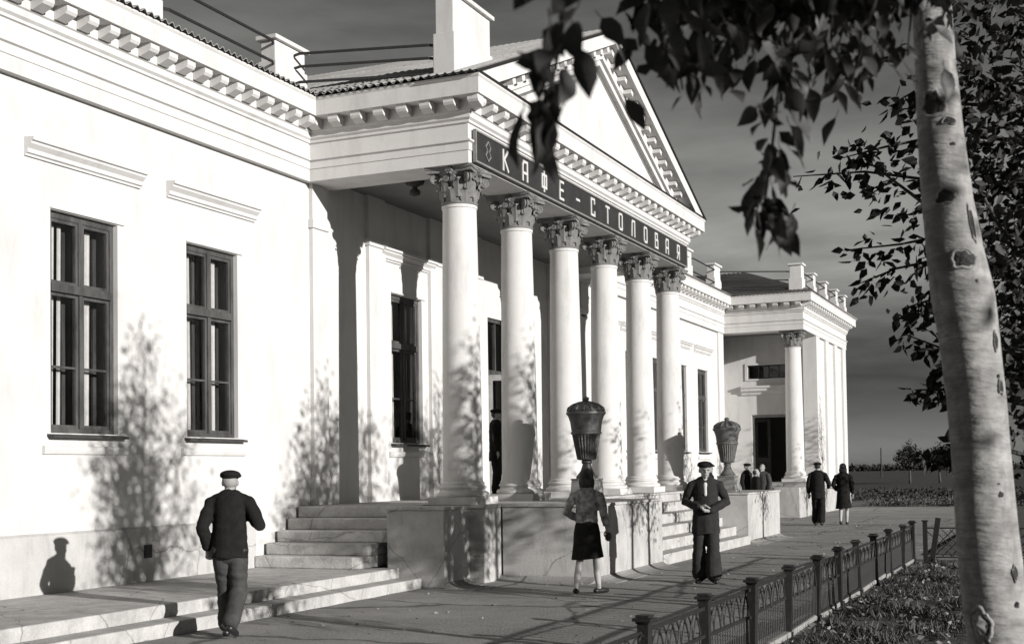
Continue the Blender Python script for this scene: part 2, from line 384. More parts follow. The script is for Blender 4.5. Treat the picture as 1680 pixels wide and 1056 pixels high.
mb = MB(); chevron(mb, 0.66, 0.685, 2.5, 2.812); mb.build('raking_fillet', CAPM, ped)
MB().box(2.82, 3.262, 16.9, 29.38, 7.477, 7.515).build('cornice_top_strip', DARKS, ped)  # dark strip along the top of the horizontal cornice
ang = math.atan(MS)
rp = None
for s in (-1, 1):
    for k in range(15):
        yy = YC + s * (0.25 + k * 0.38); zz = ZA - abs(yy - YC) * MS
        if zz - 0.55 < ZB0: continue
        if rp is None: rp = MB().box(2.962, 3.13, -0.065, 0.065, -0.355, -0.262).build('modillion', WHITE, ped, loc=(0, yy, zz)); rp.rotation_euler.x = -s * ang
        else: inst(rp, 'modillion', (0, yy, zz), ped, (-s * ang, 0, 0))

# roofs of corrugated sheet
def corrug(mb, a0, a1, b0, b1, wl=0.135, amp=0.024, rows=3):
    a0, a1, b0, b1 = map(Vector, (a0, a1, b0, b1)); Ln = (a1 - a0).length; n = int(Ln / wl * 6)
    nor = (a1 - a0).cross(b0 - a0).normalized()
    if nor.z < 0: nor = -nor
    for r in range(rows):
        vs = []; fs = []
        for t, lift in ((r / rows, 0.006), ((r + 1.08) / rows if r < rows - 1 else 1.0, 0.0)):
            for i in range(n + 1):
                s = i / n; p = (a0.lerp(a1, s)).lerp(b0.lerp(b1, s), t)
                vs.append(p + nor * (amp * math.sin(2 * math.pi * Ln * s / wl) + lift))
        for i in range(n): fs.append((i, i + 1, n + 2 + i, n + 1 + i))
        k = len(vs)
        # sheet thickness at the lower edge
        vs += [vs[i] - nor * 0.012 for i in range(n + 1)]
        for i in range(n): fs.append((i + 1, i, k + i, k + i + 1))
        mb.add(vs, fs)
E0 = 7.50
mb = MB(); corrug(mb, (0.50, 4, E0), (0.50, 16.9, E0), (-6, 4, 9.25), (-6, 22, 9.25)); mb.build('roof', ROOF, B)
mb = MB(); corrug(mb, (0.50, 29.3, E0), (0.50, 43.1, E0), (-6, 24, 9.25), (-6, 47.0, 9.25)); mb.build('roof', ROOF, B)
mb = MB(); corrug(mb, (-5, 16.80, E0), (3.25, 16.80, E0), (-5, YC, ZA + .06), (3.25, YC, ZA + .06)); mb.build('roof', ROOF, B)
mb = MB(); corrug(mb, (-5, 29.48, E0), (3.25, 29.48, E0), (-5, YC, ZA + .06), (3.25, YC, ZA + .06)); mb.build('roof', ROOF, B)
mb = MB(); corrug(mb, (0.3, 42.97, E0), (WX + .5, 42.97, E0), (-4, 47.8, 9.0), (-0.2, 47.8, 9.0)); mb.build('roof', ROOF, B)
mb = MB(); corrug(mb, (WX + .5, 42.97, E0), (WX + .5, 52.6, E0), (-0.2, 47.8, 9.0), (-0.2, 47.9, 9.0)); mb.build('roof', ROOF, B)
mb = MB(); corrug(mb, (WX + .5, 52.6, E0), (-5, 52.6, E0), (-0.2, 47.9, 9.0), (-4, 47.9, 9.0)); mb.build('roof', ROOF, B)

# parapet pillars and pipe rails
def pillar(x0, x1, y0, y1, z0, z1):
    mb = MB().box(x0, x1, y0, y1, z0, z1); mb.box(x0 - .03, x1 + .03, y0 - .03, y1 + .03, z0, z0 + (z1 - z0) * 0.55)
    p = mb.build('parapet_pillar', PLINTH if False else WHITE, B, bevel=0.012)
    MB().box(x0 - .06, x1 + .06, y0 - .06, y1 + .06, z1 + .002, z1 + .07).build('pillar_cap', WHITE, p, bevel=0.012)
pillar(0.0, 0.26, 8.9, 9.75, 7.46, 8.20)
pillar(0.0, 0.26, 12.45, 13.40, 7.46, 8.20)
pillar(0.0, 0.26, 16.05, 16.86, 7.46, 8.16)
pillar(2.46, 2.76, 17.03, 18.35, 7.50, 8.78)
for (a, b_) in ((34.6, 35.4), (38.0, 38.85), (41.6, 42.4)): pillar(0.0, 0.26, a, b_, 7.46, 8.38)
pillar(2.42, 2.82, 43.25, 43.70, 7.46, 8.42)
for yy in (45.3, 47.6, 49.9, 51.8): pillar(2.60, 2.84, yy, yy + 0.42, 7.46, 8.36)
def rails(p, q, zs):
    for z in zs:
        d = (Vector(q) - Vector(p)).normalized(); nrm = Vector((d.y, -d.x, 0)) if abs(d.y) > .5 else Vector((0, -1, 0))
        a = Vector(p) + Vector((0, 0, z)); b_ = Vector(q) + Vector((0, 0, z)); off = nrm * 0.10
        MB().tube([a - d * 0.10, a + off + d * 0.07, b_ + off - d * 0.07, b_ + d * 0.10], 0.022, 6).build('pipe_rail', PIPE, B)
for a, b_ in ((9.81, 12.39), (13.46, 15.99)): rails((0.2, a, 0), (0.2, b_, 0), (7.78, 8.10))
rails((0.32, 16.6, 0), (2.40, 17.15, 0), (7.62, 7.86, 8.06))
for a, b_ in ((35.46, 37.94), (38.91, 41.54)): rails((0.2, a, 0), (0.2, b_, 0), (7.78, 8.20))
rails((0.32, 42.4, 0), (2.36, 43.45, 0), (7.66, 7.95, 8.24))
for a, b_ in ((43.76, 45.24), (45.78, 47.54), (48.08, 49.84), (50.38, 51.74)): rails((2.75, a, 0), (2.75, b_, 0), (7.78, 8.16))

# ------------------------------------------------------------------ columns
def capital_mesh():
    mb = MB(); z0 = 0.0; H = 0.554
    mb.lathe([(0.262, 0), (0.285, 0.0), (0.285, 0.03), (0.262, 0.035), (0.262, 0.30), (0.29, 0.40), (0.35, 0.455), (0.35, 0.462)], 24)
    # abacus with concave sides
    h = 0.40; pts = []
    for q in range(4):
        a = q * math.pi / 2
        for t in (-1, -.86, -.45, 0, .45, .86):
            x = h - 0.075 * (1 - abs(t) ** 2); yv = t * h
            if t == -1: x = h * .97; yv = -h * .93
            pts.append((x * math.cos(a) - yv * math.sin(a), x * math.sin(a) + yv * math.cos(a)))
    mb.prism(pts, 2, 0.465, 0.515); mb.prism([(x * 1.05, y * 1.05) for x, y in pts], 2, 0.515, H)
    # acanthus leaves in two rows: curved strips with a drooping tip and lobed edge
    for row, (zb, hh, rr, n, ph) in enumerate(((0.03, 0.20, 0.272, 8, 0), (0.10, 0.28, 0.280, 8, math.pi / 8))):
        for k in range(n):
            a = ph + k * 2 * math.pi / n; ca, sa = math.cos(a), math.sin(a); wv = 0.082
            ts = [0, .2, .4, .6, .8, .95, 1.0]; out_ = [0, .008, .012, .02, .045, .085, .09]; zz = [0, .22, .45, .68, .92, 1.0, .88]
            ww = [.7, 1, .78, 1, .72, .6, .25]; vs = []
            for i in range(7):
                for s in (-1, -.5, 0, .5, 1):
                    r = rr + out_[i] + (0.022 if s == 0 else 0.006 if abs(s) == .5 else -0.004); yv = s * wv * ww[i]
                    vs.append((r * ca - yv * sa, r * sa + yv * ca, zb + hh * zz[i]))
            fs = [(i * 5 + j, i * 5 + j + 1, i * 5 + j + 6, i * 5 + j + 5) for i in range(6) for j in range(4)]
            mb.add(vs, fs)
    # corner volutes (spirals) and small central helices
    for q in range(8):
        big = q % 2 == 0; a = q * math.pi / 4 + math.pi / 4; ca, sa = math.cos(a), math.sin(a)
        R = 0.075 if big else 0.048; c0 = 0.41 if big else 0.325; cz = 0.385 if big else 0.375
        for sd in ((-1, 1) if big else (-1, 1)):
            pts = []; rad = []
            for i in range(22):
                th = i / 21 * 2.0 * 2 * math.pi; r = R * (1 - 0.85 * i / 21)
                if big: p = (c0 + r * math.cos(th + math.pi / 2), sd * 0.022 * (1 + 0.0), cz + r * math.sin(th + math.pi / 2))
                else: p = (c0 + 0.01, sd * 0.055 + sd * -r * math.cos(th + math.pi / 2), cz + r * math.sin(th + math.pi / 2))
                pts.append((p[0] * ca - p[1] * sa, p[0] * sa + p[1] * ca, p[2])); rad.append(0.021 if big else 0.013)
            if big:
                st = [(0.29, sd * .02, .20), (0.315, sd * .02, .33), (0.355, sd * .02, .43)]
                pts = [(x * ca - y * sa, x * sa + y * ca, z) for x, y, z in st] + pts; rad = [0.018] * 3 + rad
            mb.tube(pts, rad, 5)
    for q in range(4):   # rosettes on the abacus
        a = q * math.pi / 2; ca, sa = math.cos(a), math.sin(a)
        for k in range(7):
            r = 0 if k == 0 else 0.04; th = k * math.pi / 3
            yv = r * math.cos(th); zz = 0.49 + r * math.sin(th); x = 0.355
            c = Vector((x * ca - yv * sa, x * sa + yv * ca, zz)); R = 0.026
            mb.tube([c - Vector((ca, sa, 0)) * .03, c, c + Vector((ca, sa, 0)) * .03], [R, R, R * .5], 6)
    return mb
SH0, SH1 = 1.43, 5.706
def shaft_prof():
    pr = [(0.335, SH0), (0.335, SH0 + .03), (0.305, SH0 + .06)]
    for i in range(13):
        t = i / 12; r = 0.303 - 0.043 * (t ** 1.6); pr.append((r, SH0 + .06 + (SH1 - SH0 - .12) * t))
    pr += [(0.275, SH1 - .05), (0.275, SH1 - .01), (0.262, SH1)]
    return pr
def base_mb(zp):
    mb = MB().box(-.40, .40, -.40, .40, zp, zp + .115)
    mb.lathe([(0.385, zp + .115), (0.40, zp + .13), (0.40, zp + .165), (0.375, zp + .19), (0.345, zp + .20), (0.335, zp + .22), (0.345, zp + .235), (0.36, zp + .25), (0.36, zp + .27), (0.335, zp + .29), (.30, zp + .292)], 32)
    return mb
cproto = None
for i, (cx, cy) in enumerate([(COLX, y) for y in COLY] + [(2.36, 43.86)]):
    if cproto is None:
        c = MB().lathe(shaft_prof(), 40).build('column', COLW, B, smooth='auto', loc=(cx, cy, 0))
        b_ = base_mb(ZP).build('column_base', COLW, c, smooth='auto')
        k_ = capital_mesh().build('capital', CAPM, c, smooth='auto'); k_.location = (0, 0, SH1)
        cproto = c
    else:
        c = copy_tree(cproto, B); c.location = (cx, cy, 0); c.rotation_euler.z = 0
# small ceiling-high pilasters on the wall behind the columns
for a, b_ in ((17.34, 17.78), (19.12, 19.70), (21.42, 21.95), (23.2, 23.7), (25.62, 26.1), (27.4, 27.9)):
    mb = MB().box(-0.05, 0.07, a, b_, ZP + .002, ZFR + .2); mb.box(-0.05, 0.10, a - .03, b_ + .03, 5.55, 5.68); mb.box(-0.05, .10, a - .03, b_ + .03, ZP + .002, 1.42)
    mb.build('pilaster', WHITE, B)
for a, b_ in ((29.5, 30.1), (42.75, 43.42)): MB().box(-0.05, 0.06, a, b_, 0.2, ZFR + .1).build('pilaster', WHITE, B)

# ------------------------------------------------------------------ windows
def window_parts(parent_name='window'):
    W, H = WW, WZ1 - WZ0; T0 = 1.70; T1 = 1.80
    mb = MB()
    x0, x1 = -0.17, -0.07
    mb.box(x0, x1, 0.0, .065, 0, H); mb.box(x0, x1, W - .065, W, 0, H); mb.box(x0, x1, .065, W - .065, H - .075, H); mb.box(x0, x1, .065, W - .065, 0, .06)
    mb.box(x0 - .0, x1 + .03, .065, W - .065, T0, T1)
    mb.box(x0, x1 + .01, W / 2 - .03, W / 2 + .03, .06, T0); mb.box(x0, x1, W / 2 - .035, W / 2 + .035, T1, H - .075)
    f = mb.build('window', FRAME, B)
    g = []
    for (a, b_) in ((.067, W / 2 - .032), (W / 2 + .032, W - .067)):
        for (c, d, bars) in ((.062, T0 - .002, (.80,)), (T1 + .002, H - .077, ())):
            sb = MB(); s = .042; xa, xb = -.14, -.085
            sb.box(xa, xb, a, a + s, c, d); sb.box(xa, xb, b_ - s, b_, c, d); sb.box(xa, xb, a + s, b_ - s, c, c + s); sb.box(xa, xb, a + s, b_ - s, d - s, d)
            zs = [c + s]
            for bz in bars: sb.box(xa + .01, xb - .005, a + s, b_ - s, bz - .014, bz + .014); zs += [bz - .014, bz + .014]
            zs.append(d - s); sb.build('sash', FRAME, f)
            for q in range(0, len(zs), 2):
                MB().add([(-.114, a + s, zs[q]), (-.114, b_ - s, zs[q]), (-.114, b_ - s, zs[q + 1]), (-.114, a + s, zs[q + 1])], [(0, 1, 2, 3)]).build('pane', GLASS, f)
            ib = MB(); xa, xb = -.335, -.30; s2 = .05
            ib.box(xa, xb, a - .01, a + s2, c, d); ib.box(xa, xb, b_ - s2, b_ + .01, c, d); ib.box(xa, xb, a + s2, b_ - s2, d - s2, d)
            for bz in bars: ib.box(xa, xb, a + s2, b_ - s2, bz - .014, bz + .014)
            ib.build('inner_sash', FRAME, f)
    # curtain strips hanging inside each light
    for (a, wv) in ((.23, .075), (.36, .05), (.70, .05), (.86, .075)):
        vs = []; fs = []; n = 14
        for i in range(n + 1):
            yv = a + wv * i / n; xx = -.235 + .015 * math.sin(i * 1.9)
            vs += [(xx, yv, .06), (xx, yv, H - .12)]
        for i in range(n): fs.append((2 * i, 2 * i + 2, 2 * i + 3, 2 * i + 1))
        MB().add(vs, fs).build('curtain', CURT, f)
    MB().prism([(-.08, -.035), (.10, -.06), (.10, -.028), (-.08, .0)], 1, -.06, W + .09).build('window_sill', SILLM, f)
    MB().prism([(-.05, 3.215), (.03, 3.215), (.03, 3.24), (.06, 3.25), (.06, 3.30), (.115, 3.35), (.115, 3.375), (.15, 3.385), (.15, 3.425), (-.05, 3.44)], 1, -.42, W + .42).build('lintel_moulding', WHITE, f)
    MB().prism([(-.05, -.26), (.035, -.25), (.05, -.21), (.05, -.16), (-.05, -.15)], 1, -.14, W + .14).build('apron_moulding', WHITE, f)
    MB().prism([(-.02, H + .0), (.03, H + .01), (.03, H + .03), (-.02, H + .04)], 1, -.01, W + .1).build('head_moulding', WHITE, f)
    return f
wp = window_parts(); wp.location = (0, WINY[0], WZ0)
for y in WINY[1:]:
    c = copy_tree(wp, B); c.location = (0, y, WZ0)
    for ch in [o for o in bpy.data.objects if o.parent == c and o.name.startswith('curtain')]:
        ch.location.y = rnd.uniform(-.05, .07); ch.scale.y = 1.0; ch.location.z = 0; ch.rotation_euler.x = rnd.uniform(-.012, .012)
# door behind the columns with a glazed light above
d = MB()
W = 1.15
d.box(-.2, -.05, 0, .07, 0, 3.69); d.box(-.2, -.05, W - .07, W, 0, 3.69); d.box(-.2, -.05, .07, W - .07, 3.61, 3.69); d.box(-.2, -.03, .07, W - .07, 2.50, 2.60); d.box(-.16, -.09, W / 2 - .02, W / 2 + .02, 2.6, 3.61)
dr = d.build('door', FRAME, B, loc=(0, DOORY, ZP + .004))
for (a, b_) in ((.07, W / 2 - .02), (W / 2 + .02, W - .07)): MB().add([(-.125, a, 2.6), (-.125, b_, 2.6), (-.125, b_, 3.61), (-.125, a, 3.61)], [(0, 1, 2, 3)]).build('pane', GLASS, dr)
lf = MB(); lf.box(0, .05, 0, .10, 0, 2.48); lf.box(0, .05, .42, .50, 0, 2.48); lf.box(0, .05, .10, .42, 0, .25); lf.box(0, .05, .10, .42, 1.0, 1.12); lf.box(0, .05, .10, .42, 2.36, 2.48); lf.box(.015, .035, .10, .42, .25, 1.0)
o = lf.build('door_leaf', KERB, dr, loc=(-.05, .09, .01)); o.rotation_euler.z = -1.15
MB().add([(.025, .10, 1.12), (.025, .42, 1.12), (.025, .42, 2.36), (.025, .10, 2.36)], [(0, 1, 2, 3)]).build('leaf_pane', GLASS, dr, loc=(-.05, .09, .01)).rotation_euler.z = -1.15

# ------------------------------------------------------------------ far wing with corner porch
mb = MB(); BY = 46.4
door_op = (0.30, 1.66, 1.10, 3.55); tr_op = (0.18, 1.70, 4.86, 5.36)
def ywall(mb, y, x0, x1, z0, z1, ops, depth):
    xs = sorted({x0, x1} | {v for o in ops for v in o[:2]}); zs = sorted({z0, z1} | {v for o in ops for v in o[2:]})
    for a, b_ in zip(xs, xs[1:]):
        for c, d in zip(zs, zs[1:]):
            if any(o[0] < (a + b_) / 2 < o[1] and o[2] < (c + d) / 2 < o[3] for o in ops): continue
            mb.add([(a, y, c), (b_, y, c), (b_, y, d), (a, y, d)], [(0, 1, 2, 3)])
    for (a, b_, c, d) in ops:
        Y = y + depth
        mb.add([(a, y, c), (a, Y, c), (a, Y, d), (a, y, d)], [(0, 1, 2, 3)]); mb.add([(b_, y, c), (b_, Y, c), (b_, Y, d), (b_, y, d)], [(3, 2, 1, 0)])
        mb.add([(a, y, d), (a, Y, d), (b_, Y, d), (b_, y, d)], [(0, 1, 2, 3)]); mb.add([(a, y, c), (a, Y, c), (b_, Y, c), (b_, y, c)], [(3, 2, 1, 0)])
ywall(mb, BY, -0.85, WX - .05, 0.9, 6.5, [door_op, tr_op], 0.3)
mb.add([(-.85, WY0, .9), (-.85, BY, .9), (-.85, BY, 6.5), (-.85, WY0, 6.5)], [(0, 1, 2, 3)])
mb.add([(0, WY0, .9), (-.85, WY0, .9), (-.85, WY0, 6.5), (0, WY0, 6.5)], [(0, 1, 2, 3)])
mb.box(WX - .45, WX, BY + .002, WY1, 0.0, 6.5)
mb.add([(WX, WY1, 0), (-6, WY1, 0), (-6, WY1, 7.2), (WX, WY1, 7.2)], [(0, 1, 2, 3)])
mb.build('wing_wall', WHITE, B)
for a, b_ in ((BY - .62, BY + .05), (47.7, 48.3), (49.6, 50.2), (51.4, 52.12)):
    MB().box(WX - .4, WX + .085, a, b_, 1.11, ZFR + .1).build('pilaster', WHITE, B)
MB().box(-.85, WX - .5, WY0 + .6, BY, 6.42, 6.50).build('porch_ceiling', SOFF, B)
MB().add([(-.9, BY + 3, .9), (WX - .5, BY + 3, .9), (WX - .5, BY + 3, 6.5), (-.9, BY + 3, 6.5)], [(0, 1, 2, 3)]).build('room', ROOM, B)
tw = MB()
x0, x1, z0, z1 = tr_op
tw.box(x0, x1, BY + .08, BY + .14, z0, z0 + .05); tw.box(x0, x1, BY + .08, BY + .14, z1 - .05, z1)
for q in range(5): xx = x0 + (x1 - x0 - .04) * q / 4; tw.box(xx, xx + .04, BY + .082, BY + .138, z0 + .05, z1 - .05)
t_ = tw.build('transom_window', FRAME, B)
for q in range(4): xx = x0 + .04 + (x1 - x0 - .04) * q / 4; MB().add([(xx, BY + .11, z0 + .05), (xx + (x1 - x0 - .04) / 4 - .04, BY + .11, z0 + .05), (xx + (x1 - x0 - .04) / 4 - .04, BY + .11, z1 - .05), (xx, BY + .11, z1 - .05)], [(0, 1, 2, 3)]).build('pane', GLASS, t_)
MB().prism([(BY + .02, 4.28), (BY - .05, 4.28), (BY - .07, 4.36), (BY - .14, 4.42), (BY - .14, 4.50), (BY - .18, 4.53), (BY - .18, 4.60), (BY + .02, 4.62)], 0, -.05, 1.95).build('lintel_moulding', WHITE, B)
mb = MB(); mb.box(x0 - .09, x1 + .09, BY - .03, BY + .02, z1, z1 + .07); mb.box(x0 - .09, x0, BY - .03, BY + .02, z0 - .06, z1); mb.box(x1, x1 + .09, BY - .03, BY + .02, z0 - .06, z1); mb.box(x0, x1, BY - .03, BY + .02, z0 - .06, z0); mb.build('transom_surround', WHITE, B)
x0, x1, z0, z1 = door_op
dm = MB(); dm.box(x0, x0 + .09, BY + .06, BY + .18, z0, z1); dm.box(x1 - .09, x1, BY + .06, BY + .18, z0, z1); dm.box(x0 + .09, x1 - .09, BY + .06, BY + .18, z1 - .10, z1)
wd = dm.build('door', KERB, B)
lf = MB(); lf.box(0, .58, 0, .05, 0, .9); lf.box(0, .1, 0, .05, .9, 2.3); lf.box(.48, .58, 0, .05, .9, 2.3); lf.box(.1, .48, 0, .05, 2.2, 2.3)
lf.build('door_leaf', SILLM, wd, loc=(x0 + .09, BY + .1, z0)).rotation_euler.z = 0.5
o = lf.build('door_leaf', SILLM, wd, loc=(x1 - .09, BY + .1, z0)); o.rotation_euler.z = 1.75
MB().box(-.85, WX + .16, 42.95, WY1 + .1, 0.0, 1.10).build('wing_podium', PODIUM, B, bevel=0.015)
for k in range(5): MB().box(0.05, 2.10, 41.45 + .3 * k, 42.948, 0.0 if k == 0 else .22 * k - .002 * 0, .22 * (k + 1) - .005 * k).build('step', STEP, B, bevel=0.012)
MB().box(2.14, 2.98, 41.3, 42.947, 0.0, 0.98).build('step_cheek', PODIUM, B, bevel=0.015)

# ------------------------------------------------------------------ terrace, podium and stairs
MB().box(0.0, 2.22, 3.0, 16.16, 0.0, 0.277).build('terrace', STEP, B, bevel=0.018)
MB().box(2.222, 2.58, 3.0, 16.16, -0.02, 0.14).build('terrace_step', STEP, B, bevel=0.018)
def slab(name, x0, x1, y0, y1, z0=0.0, z1=ZP):
    p = MB().box(x0, x1, y0, y1, z0, z1 - .045).build(name, PODIUM, B, bevel=0.012)
    MB().box(x0, x1 + .025, y0 - .025, y1, z1 - .044, z1).build('coping', STEP, p, bevel=0.01)
    return p
slab('podium', 0.0, 3.16, 17.02, 30.0)
slab('podium_cheek', 2.0, 2.92, 16.20, 17.60 - .03)
slab('podium_block', 3.19, 4.68, 17.60, 20.88)
slab('podium_block', 3.19, 4.66, 27.16, 30.35, 0, ZP - .04)
for k in range(5):
    MB().box(3.165, 4.70 - .30 * k, 20.885, 27.155, 0.0 if k == 0 else .19 * k + .001, .19 * (k + 1)).build('step', STEP, B, bevel=0.015)
for k in range(5):
    y0 = 15.72 + .29 * k; z0 = .278 if k == 0 else .277 + .172 * k + .001; z1 = .277 + .172 * (k + 1)
    r = .10; x1 = 1.80 if k < 2 else 1.97
    poly = [(0.05, 17.015), (0.05, y0), (x1 - r, y0), (x1 - .03, y0 + .03), (x1, y0 + r), (x1, 17.015)]
    MB().prism(poly, 2, z0, z1 if k < 4 else ZP - .004).build('step', STEP, B, bevel=0.02)
# earth and asphalt banked against the foot of the podium
def bank(pts_dir):
    for (p, q, nrm) in pts_dir:
        p = Vector(p); q = Vector(q); nrm = Vector(nrm); pr = [(0.0, -.02), (.30, -.02), (.30, 0.002), (.20, .010), (.11, .026), (.04, .055), (0, .08)]
        mb = MB(); vs = []
        for e in (p, q):
            for (a, z) in pr: v = e + nrm * a; vs.append((v.x, v.y, z))
        n = len(pr); fs = [tuple(range(n)), tuple(range(2 * n - 1, n - 1, -1))] + [(i, i + n, (i + 1) % n + n, (i + 1) % n) for i in range(n)]
        mb.add(vs, fs); mb.build('banked_edge', PAVE, B, smooth=False)
bank([((4.68, 17.59, 0), (4.68, 20.86, 0), (1, 0, 0)), ((2.95, 17.59, 0), (4.68, 17.59, 0), (0, -1, 0)), ((2.92, 16.2, 0), (2.92, 17.55, 0), (1, 0, 0)), ((4.66, 27.2, 0), (4.66, 30.3, 0), (1, 0, 0))])

# ------------------------------------------------------------------ name board with raised letters
SX = PX + 0.125
sb = MB().box(SX, SX + .04, 17.36, 28.78, 6.315, 6.755).build('name_board', SIGN, B)
mb = MB(); mb.box(SX, SX + .055, 17.33, 28.81, 6.756, 6.785); mb.box(SX, SX + .055, 17.33, 28.81, 6.285, 6.314); mb.box(SX, SX + .055, 17.33, 17.358, 6.316, 6.754); mb.box(SX, SX + .055, 28.782, 28.81, 6.316, 6.754)
mb.build('board_frame', SIGNF, sb)
LET = {
 'К': [((0, 0), (0, 1)), ((0, .45), (.55, 1)), ((.12, .55), (.6, 0))],
 'А': [((0, 0), (0, .8)), ((0, .8), (.12, 1)), ((.12, 1), (.6, 1)), ((.6, 1), (.6, 0)), ((0, .38), (.6, .38))],
 'Ф': [((.3, -.04), (.3, 1.04)), ((0, .15), (0, .85)), ((0, .85), (.6, .85)), ((.6, .85), (.6, .15)), ((.6, .15), (0, .15))],
 'Е': [((0, 0), (0, 1)), ((0, 1), (.55, 1)), ((0, .52), (.48, .52)), ((0, 0), (.55, 0))],
 '-': [((.05, .45), (.5, .45))],
 'С': [((.58, .78), (.58, 1)), ((.58, 1), (0, 1)), ((0, 1), (0, 0)), ((0, 0), (.58, 0)), ((.58, 0), (.58, .22))],
 'Т': [((0, 1), (.6, 1)), ((.3, 1), (.3, 0))],
 'О': [((0, .1), (0, .9)), ((0, .9), (.1, 1)), ((.1, 1), (.5, 1)), ((.5, 1), (.6, .9)), ((.6, .9), (.6, .1)), ((.6, .1), (.5, 0)), ((.5, 0), (.1, 0)), ((.1, 0), (0, .1))],
 'П': [((0, 0), (0, 1)), ((0, 1), (.6, 1)), ((.6, 1), (.6, 0))],
 'Л': [((0, 0), (.06, .85)), ((.06, .85), (.16, 1)), ((.16, 1), (.6, 1)), ((.6, 1), (.6, 0))],
 'В': [((0, 0), (0, 1)), ((0, 1), (.5, 1)), ((.5, 1), (.5, .54)), ((0, .54), (.58, .54)), ((.58, .54), (.58, 0)), ((.58, 0), (0, 0))],
 'Я': [((.6, 0), (.6, 1)), ((.6, 1), (.05, 1)), ((.05, 1), (.05, .45)), ((.05, .45), (.6, .45)), ((.3, .45), (0, 0))],
}
LH = 0.30; LW = 0.30; SW = 0.022
def letter(ch, yc, zc, segs=None, nm='letter'):
    mb = MB(); segs = segs or LET[ch]
    for k, ((a, b_), (c, d)) in enumerate(segs):
        p = Vector((yc + (a - .3) * LW, zc + (b_ - .5) * LH)); q = Vector((yc + (c - .3) * LW, zc + (d - .5) * LH))
        t = (q - p).normalized() if (q - p).length > 1e-6 else Vector((1, 0)); nn = Vector((-t.y, t.x)) * SW
        p -= t * SW * .95; q += t * SW * .95; xf = SX + .042; e = .012 + k * .0007
        poly = [p + nn, q + nn, q - nn, p - nn]
        mb.prism([(v.x, v.y) for v in poly], 0, xf - .004, xf + e)
    mb.build(nm, LETT if nm == 'letter' else SIGNF, sb)
for ch, yc in zip('КАФЕ-СТОЛОВАЯ', [18.44, 19.22, 20.05, 20.86, 21.67, 22.45, 23.27, 24.04, 24.83, 25.65, 26.42, 27.2, 28.07]): letter(ch, yc, 6.535)
SW = 0.008
letter(None, 17.78, 6.535, [((.3, 1), (.6, .72)), ((.6, .72), (.42, .5)), ((.42, .5), (.6, .25)), ((.6, .25), (.3, 0)), ((.3, 0), (0, .25)), ((0, .25), (.18, .5)), ((.18, .5), (0, .72)), ((0, .72), (.3, 1))], 'board_ornament')
SW = 0.017
#@@THINGS
# ------------------------------------------------------------------ urns on the podium blocks
def urn(loc, m, label, ped_h):
    t = empty('stone_urn', loc); tag(t, label, 'urn', 'urns beside the front steps')
    mb = MB().box(-.235, .235, -.235, .235, 0.0, .05); mb.prism([(-.215, .05), (.215, .05), (.19, ped_h - .03), (-.19, ped_h - .03)], 1, -.20, .20); mb.box(-.20, .20, -.205, .205, ped_h - .03, ped_h)
    mb.build('pedestal', PEDM, t, bevel=0.01)
    z = ped_h
    MB().lathe([(.17, z), (.17, z + .03), (.145, z + .06), (.10, z + .12), (.075, z + .19), (.065, z + .23), (.085, z + .245), (.085, z + .27), (.07, z + .285), (.0, z + .285)], 32).build('foot', m, t, smooth='auto')
    b0 = z + .285
    pr = [(.09, b0), (.145, b0 + .012), (.155, b0 + .03)]
    for i in range(13): q = i / 12; pr.append((.155 + (.228 - .155) * q, b0 + .035 + .375 * q))
    pr += [(.245, b0 + .42), (.245, b0 + .445), (.232, b0 + .455), (.252, b0 + .60), (.285, b0 + .70), (.315, b0 + .735), (.315, b0 + .765), (.29, b0 + .775), (0, b0 + .775)]
    MB().lathe(pr, 112, flute=(b0 + .03, b0 + .408, .085, 28)).build('bowl', m, t, smooth='auto')
    l0 = b0 + .775
    lid = MB().lathe([(.29, l0), (.295, l0 + .025), (.245, l0 + .075), (.185, l0 + .115), (.12, l0 + .145), (.06, l0 + .165), (.04, l0 + .178), (.058, l0 + .195), (.055, l0 + .215), (.022, l0 + .235), (0, l0 + .24)], 32).build('lid', m, t, smooth='auto')
    for k in range(14):   # gadroon bumps round the lid
        a = k * 2 * math.pi / 14
        MB().tube([(.285 * math.cos(a), .285 * math.sin(a), l0 + .0), (.27 * math.cos(a), .27 * math.sin(a), l0 + .045), (.2 * math.cos(a), .2 * math.sin(a), l0 + .10), (.1 * math.cos(a), .1 * math.sin(a), l0 + .15)], [.028, .03, .024, .01], 6).build('lid_rib', m, lid, smooth=True)
    return t
urn((4.0, 19.1, ZP + .001), URNM, 'dark glossy covered urn on the near podium block, behind the woman', .36)
urn((4.0, 28.08, ZP - .039), URNG, 'grey fluted covered urn on the far podium block, right of the steps', .36)

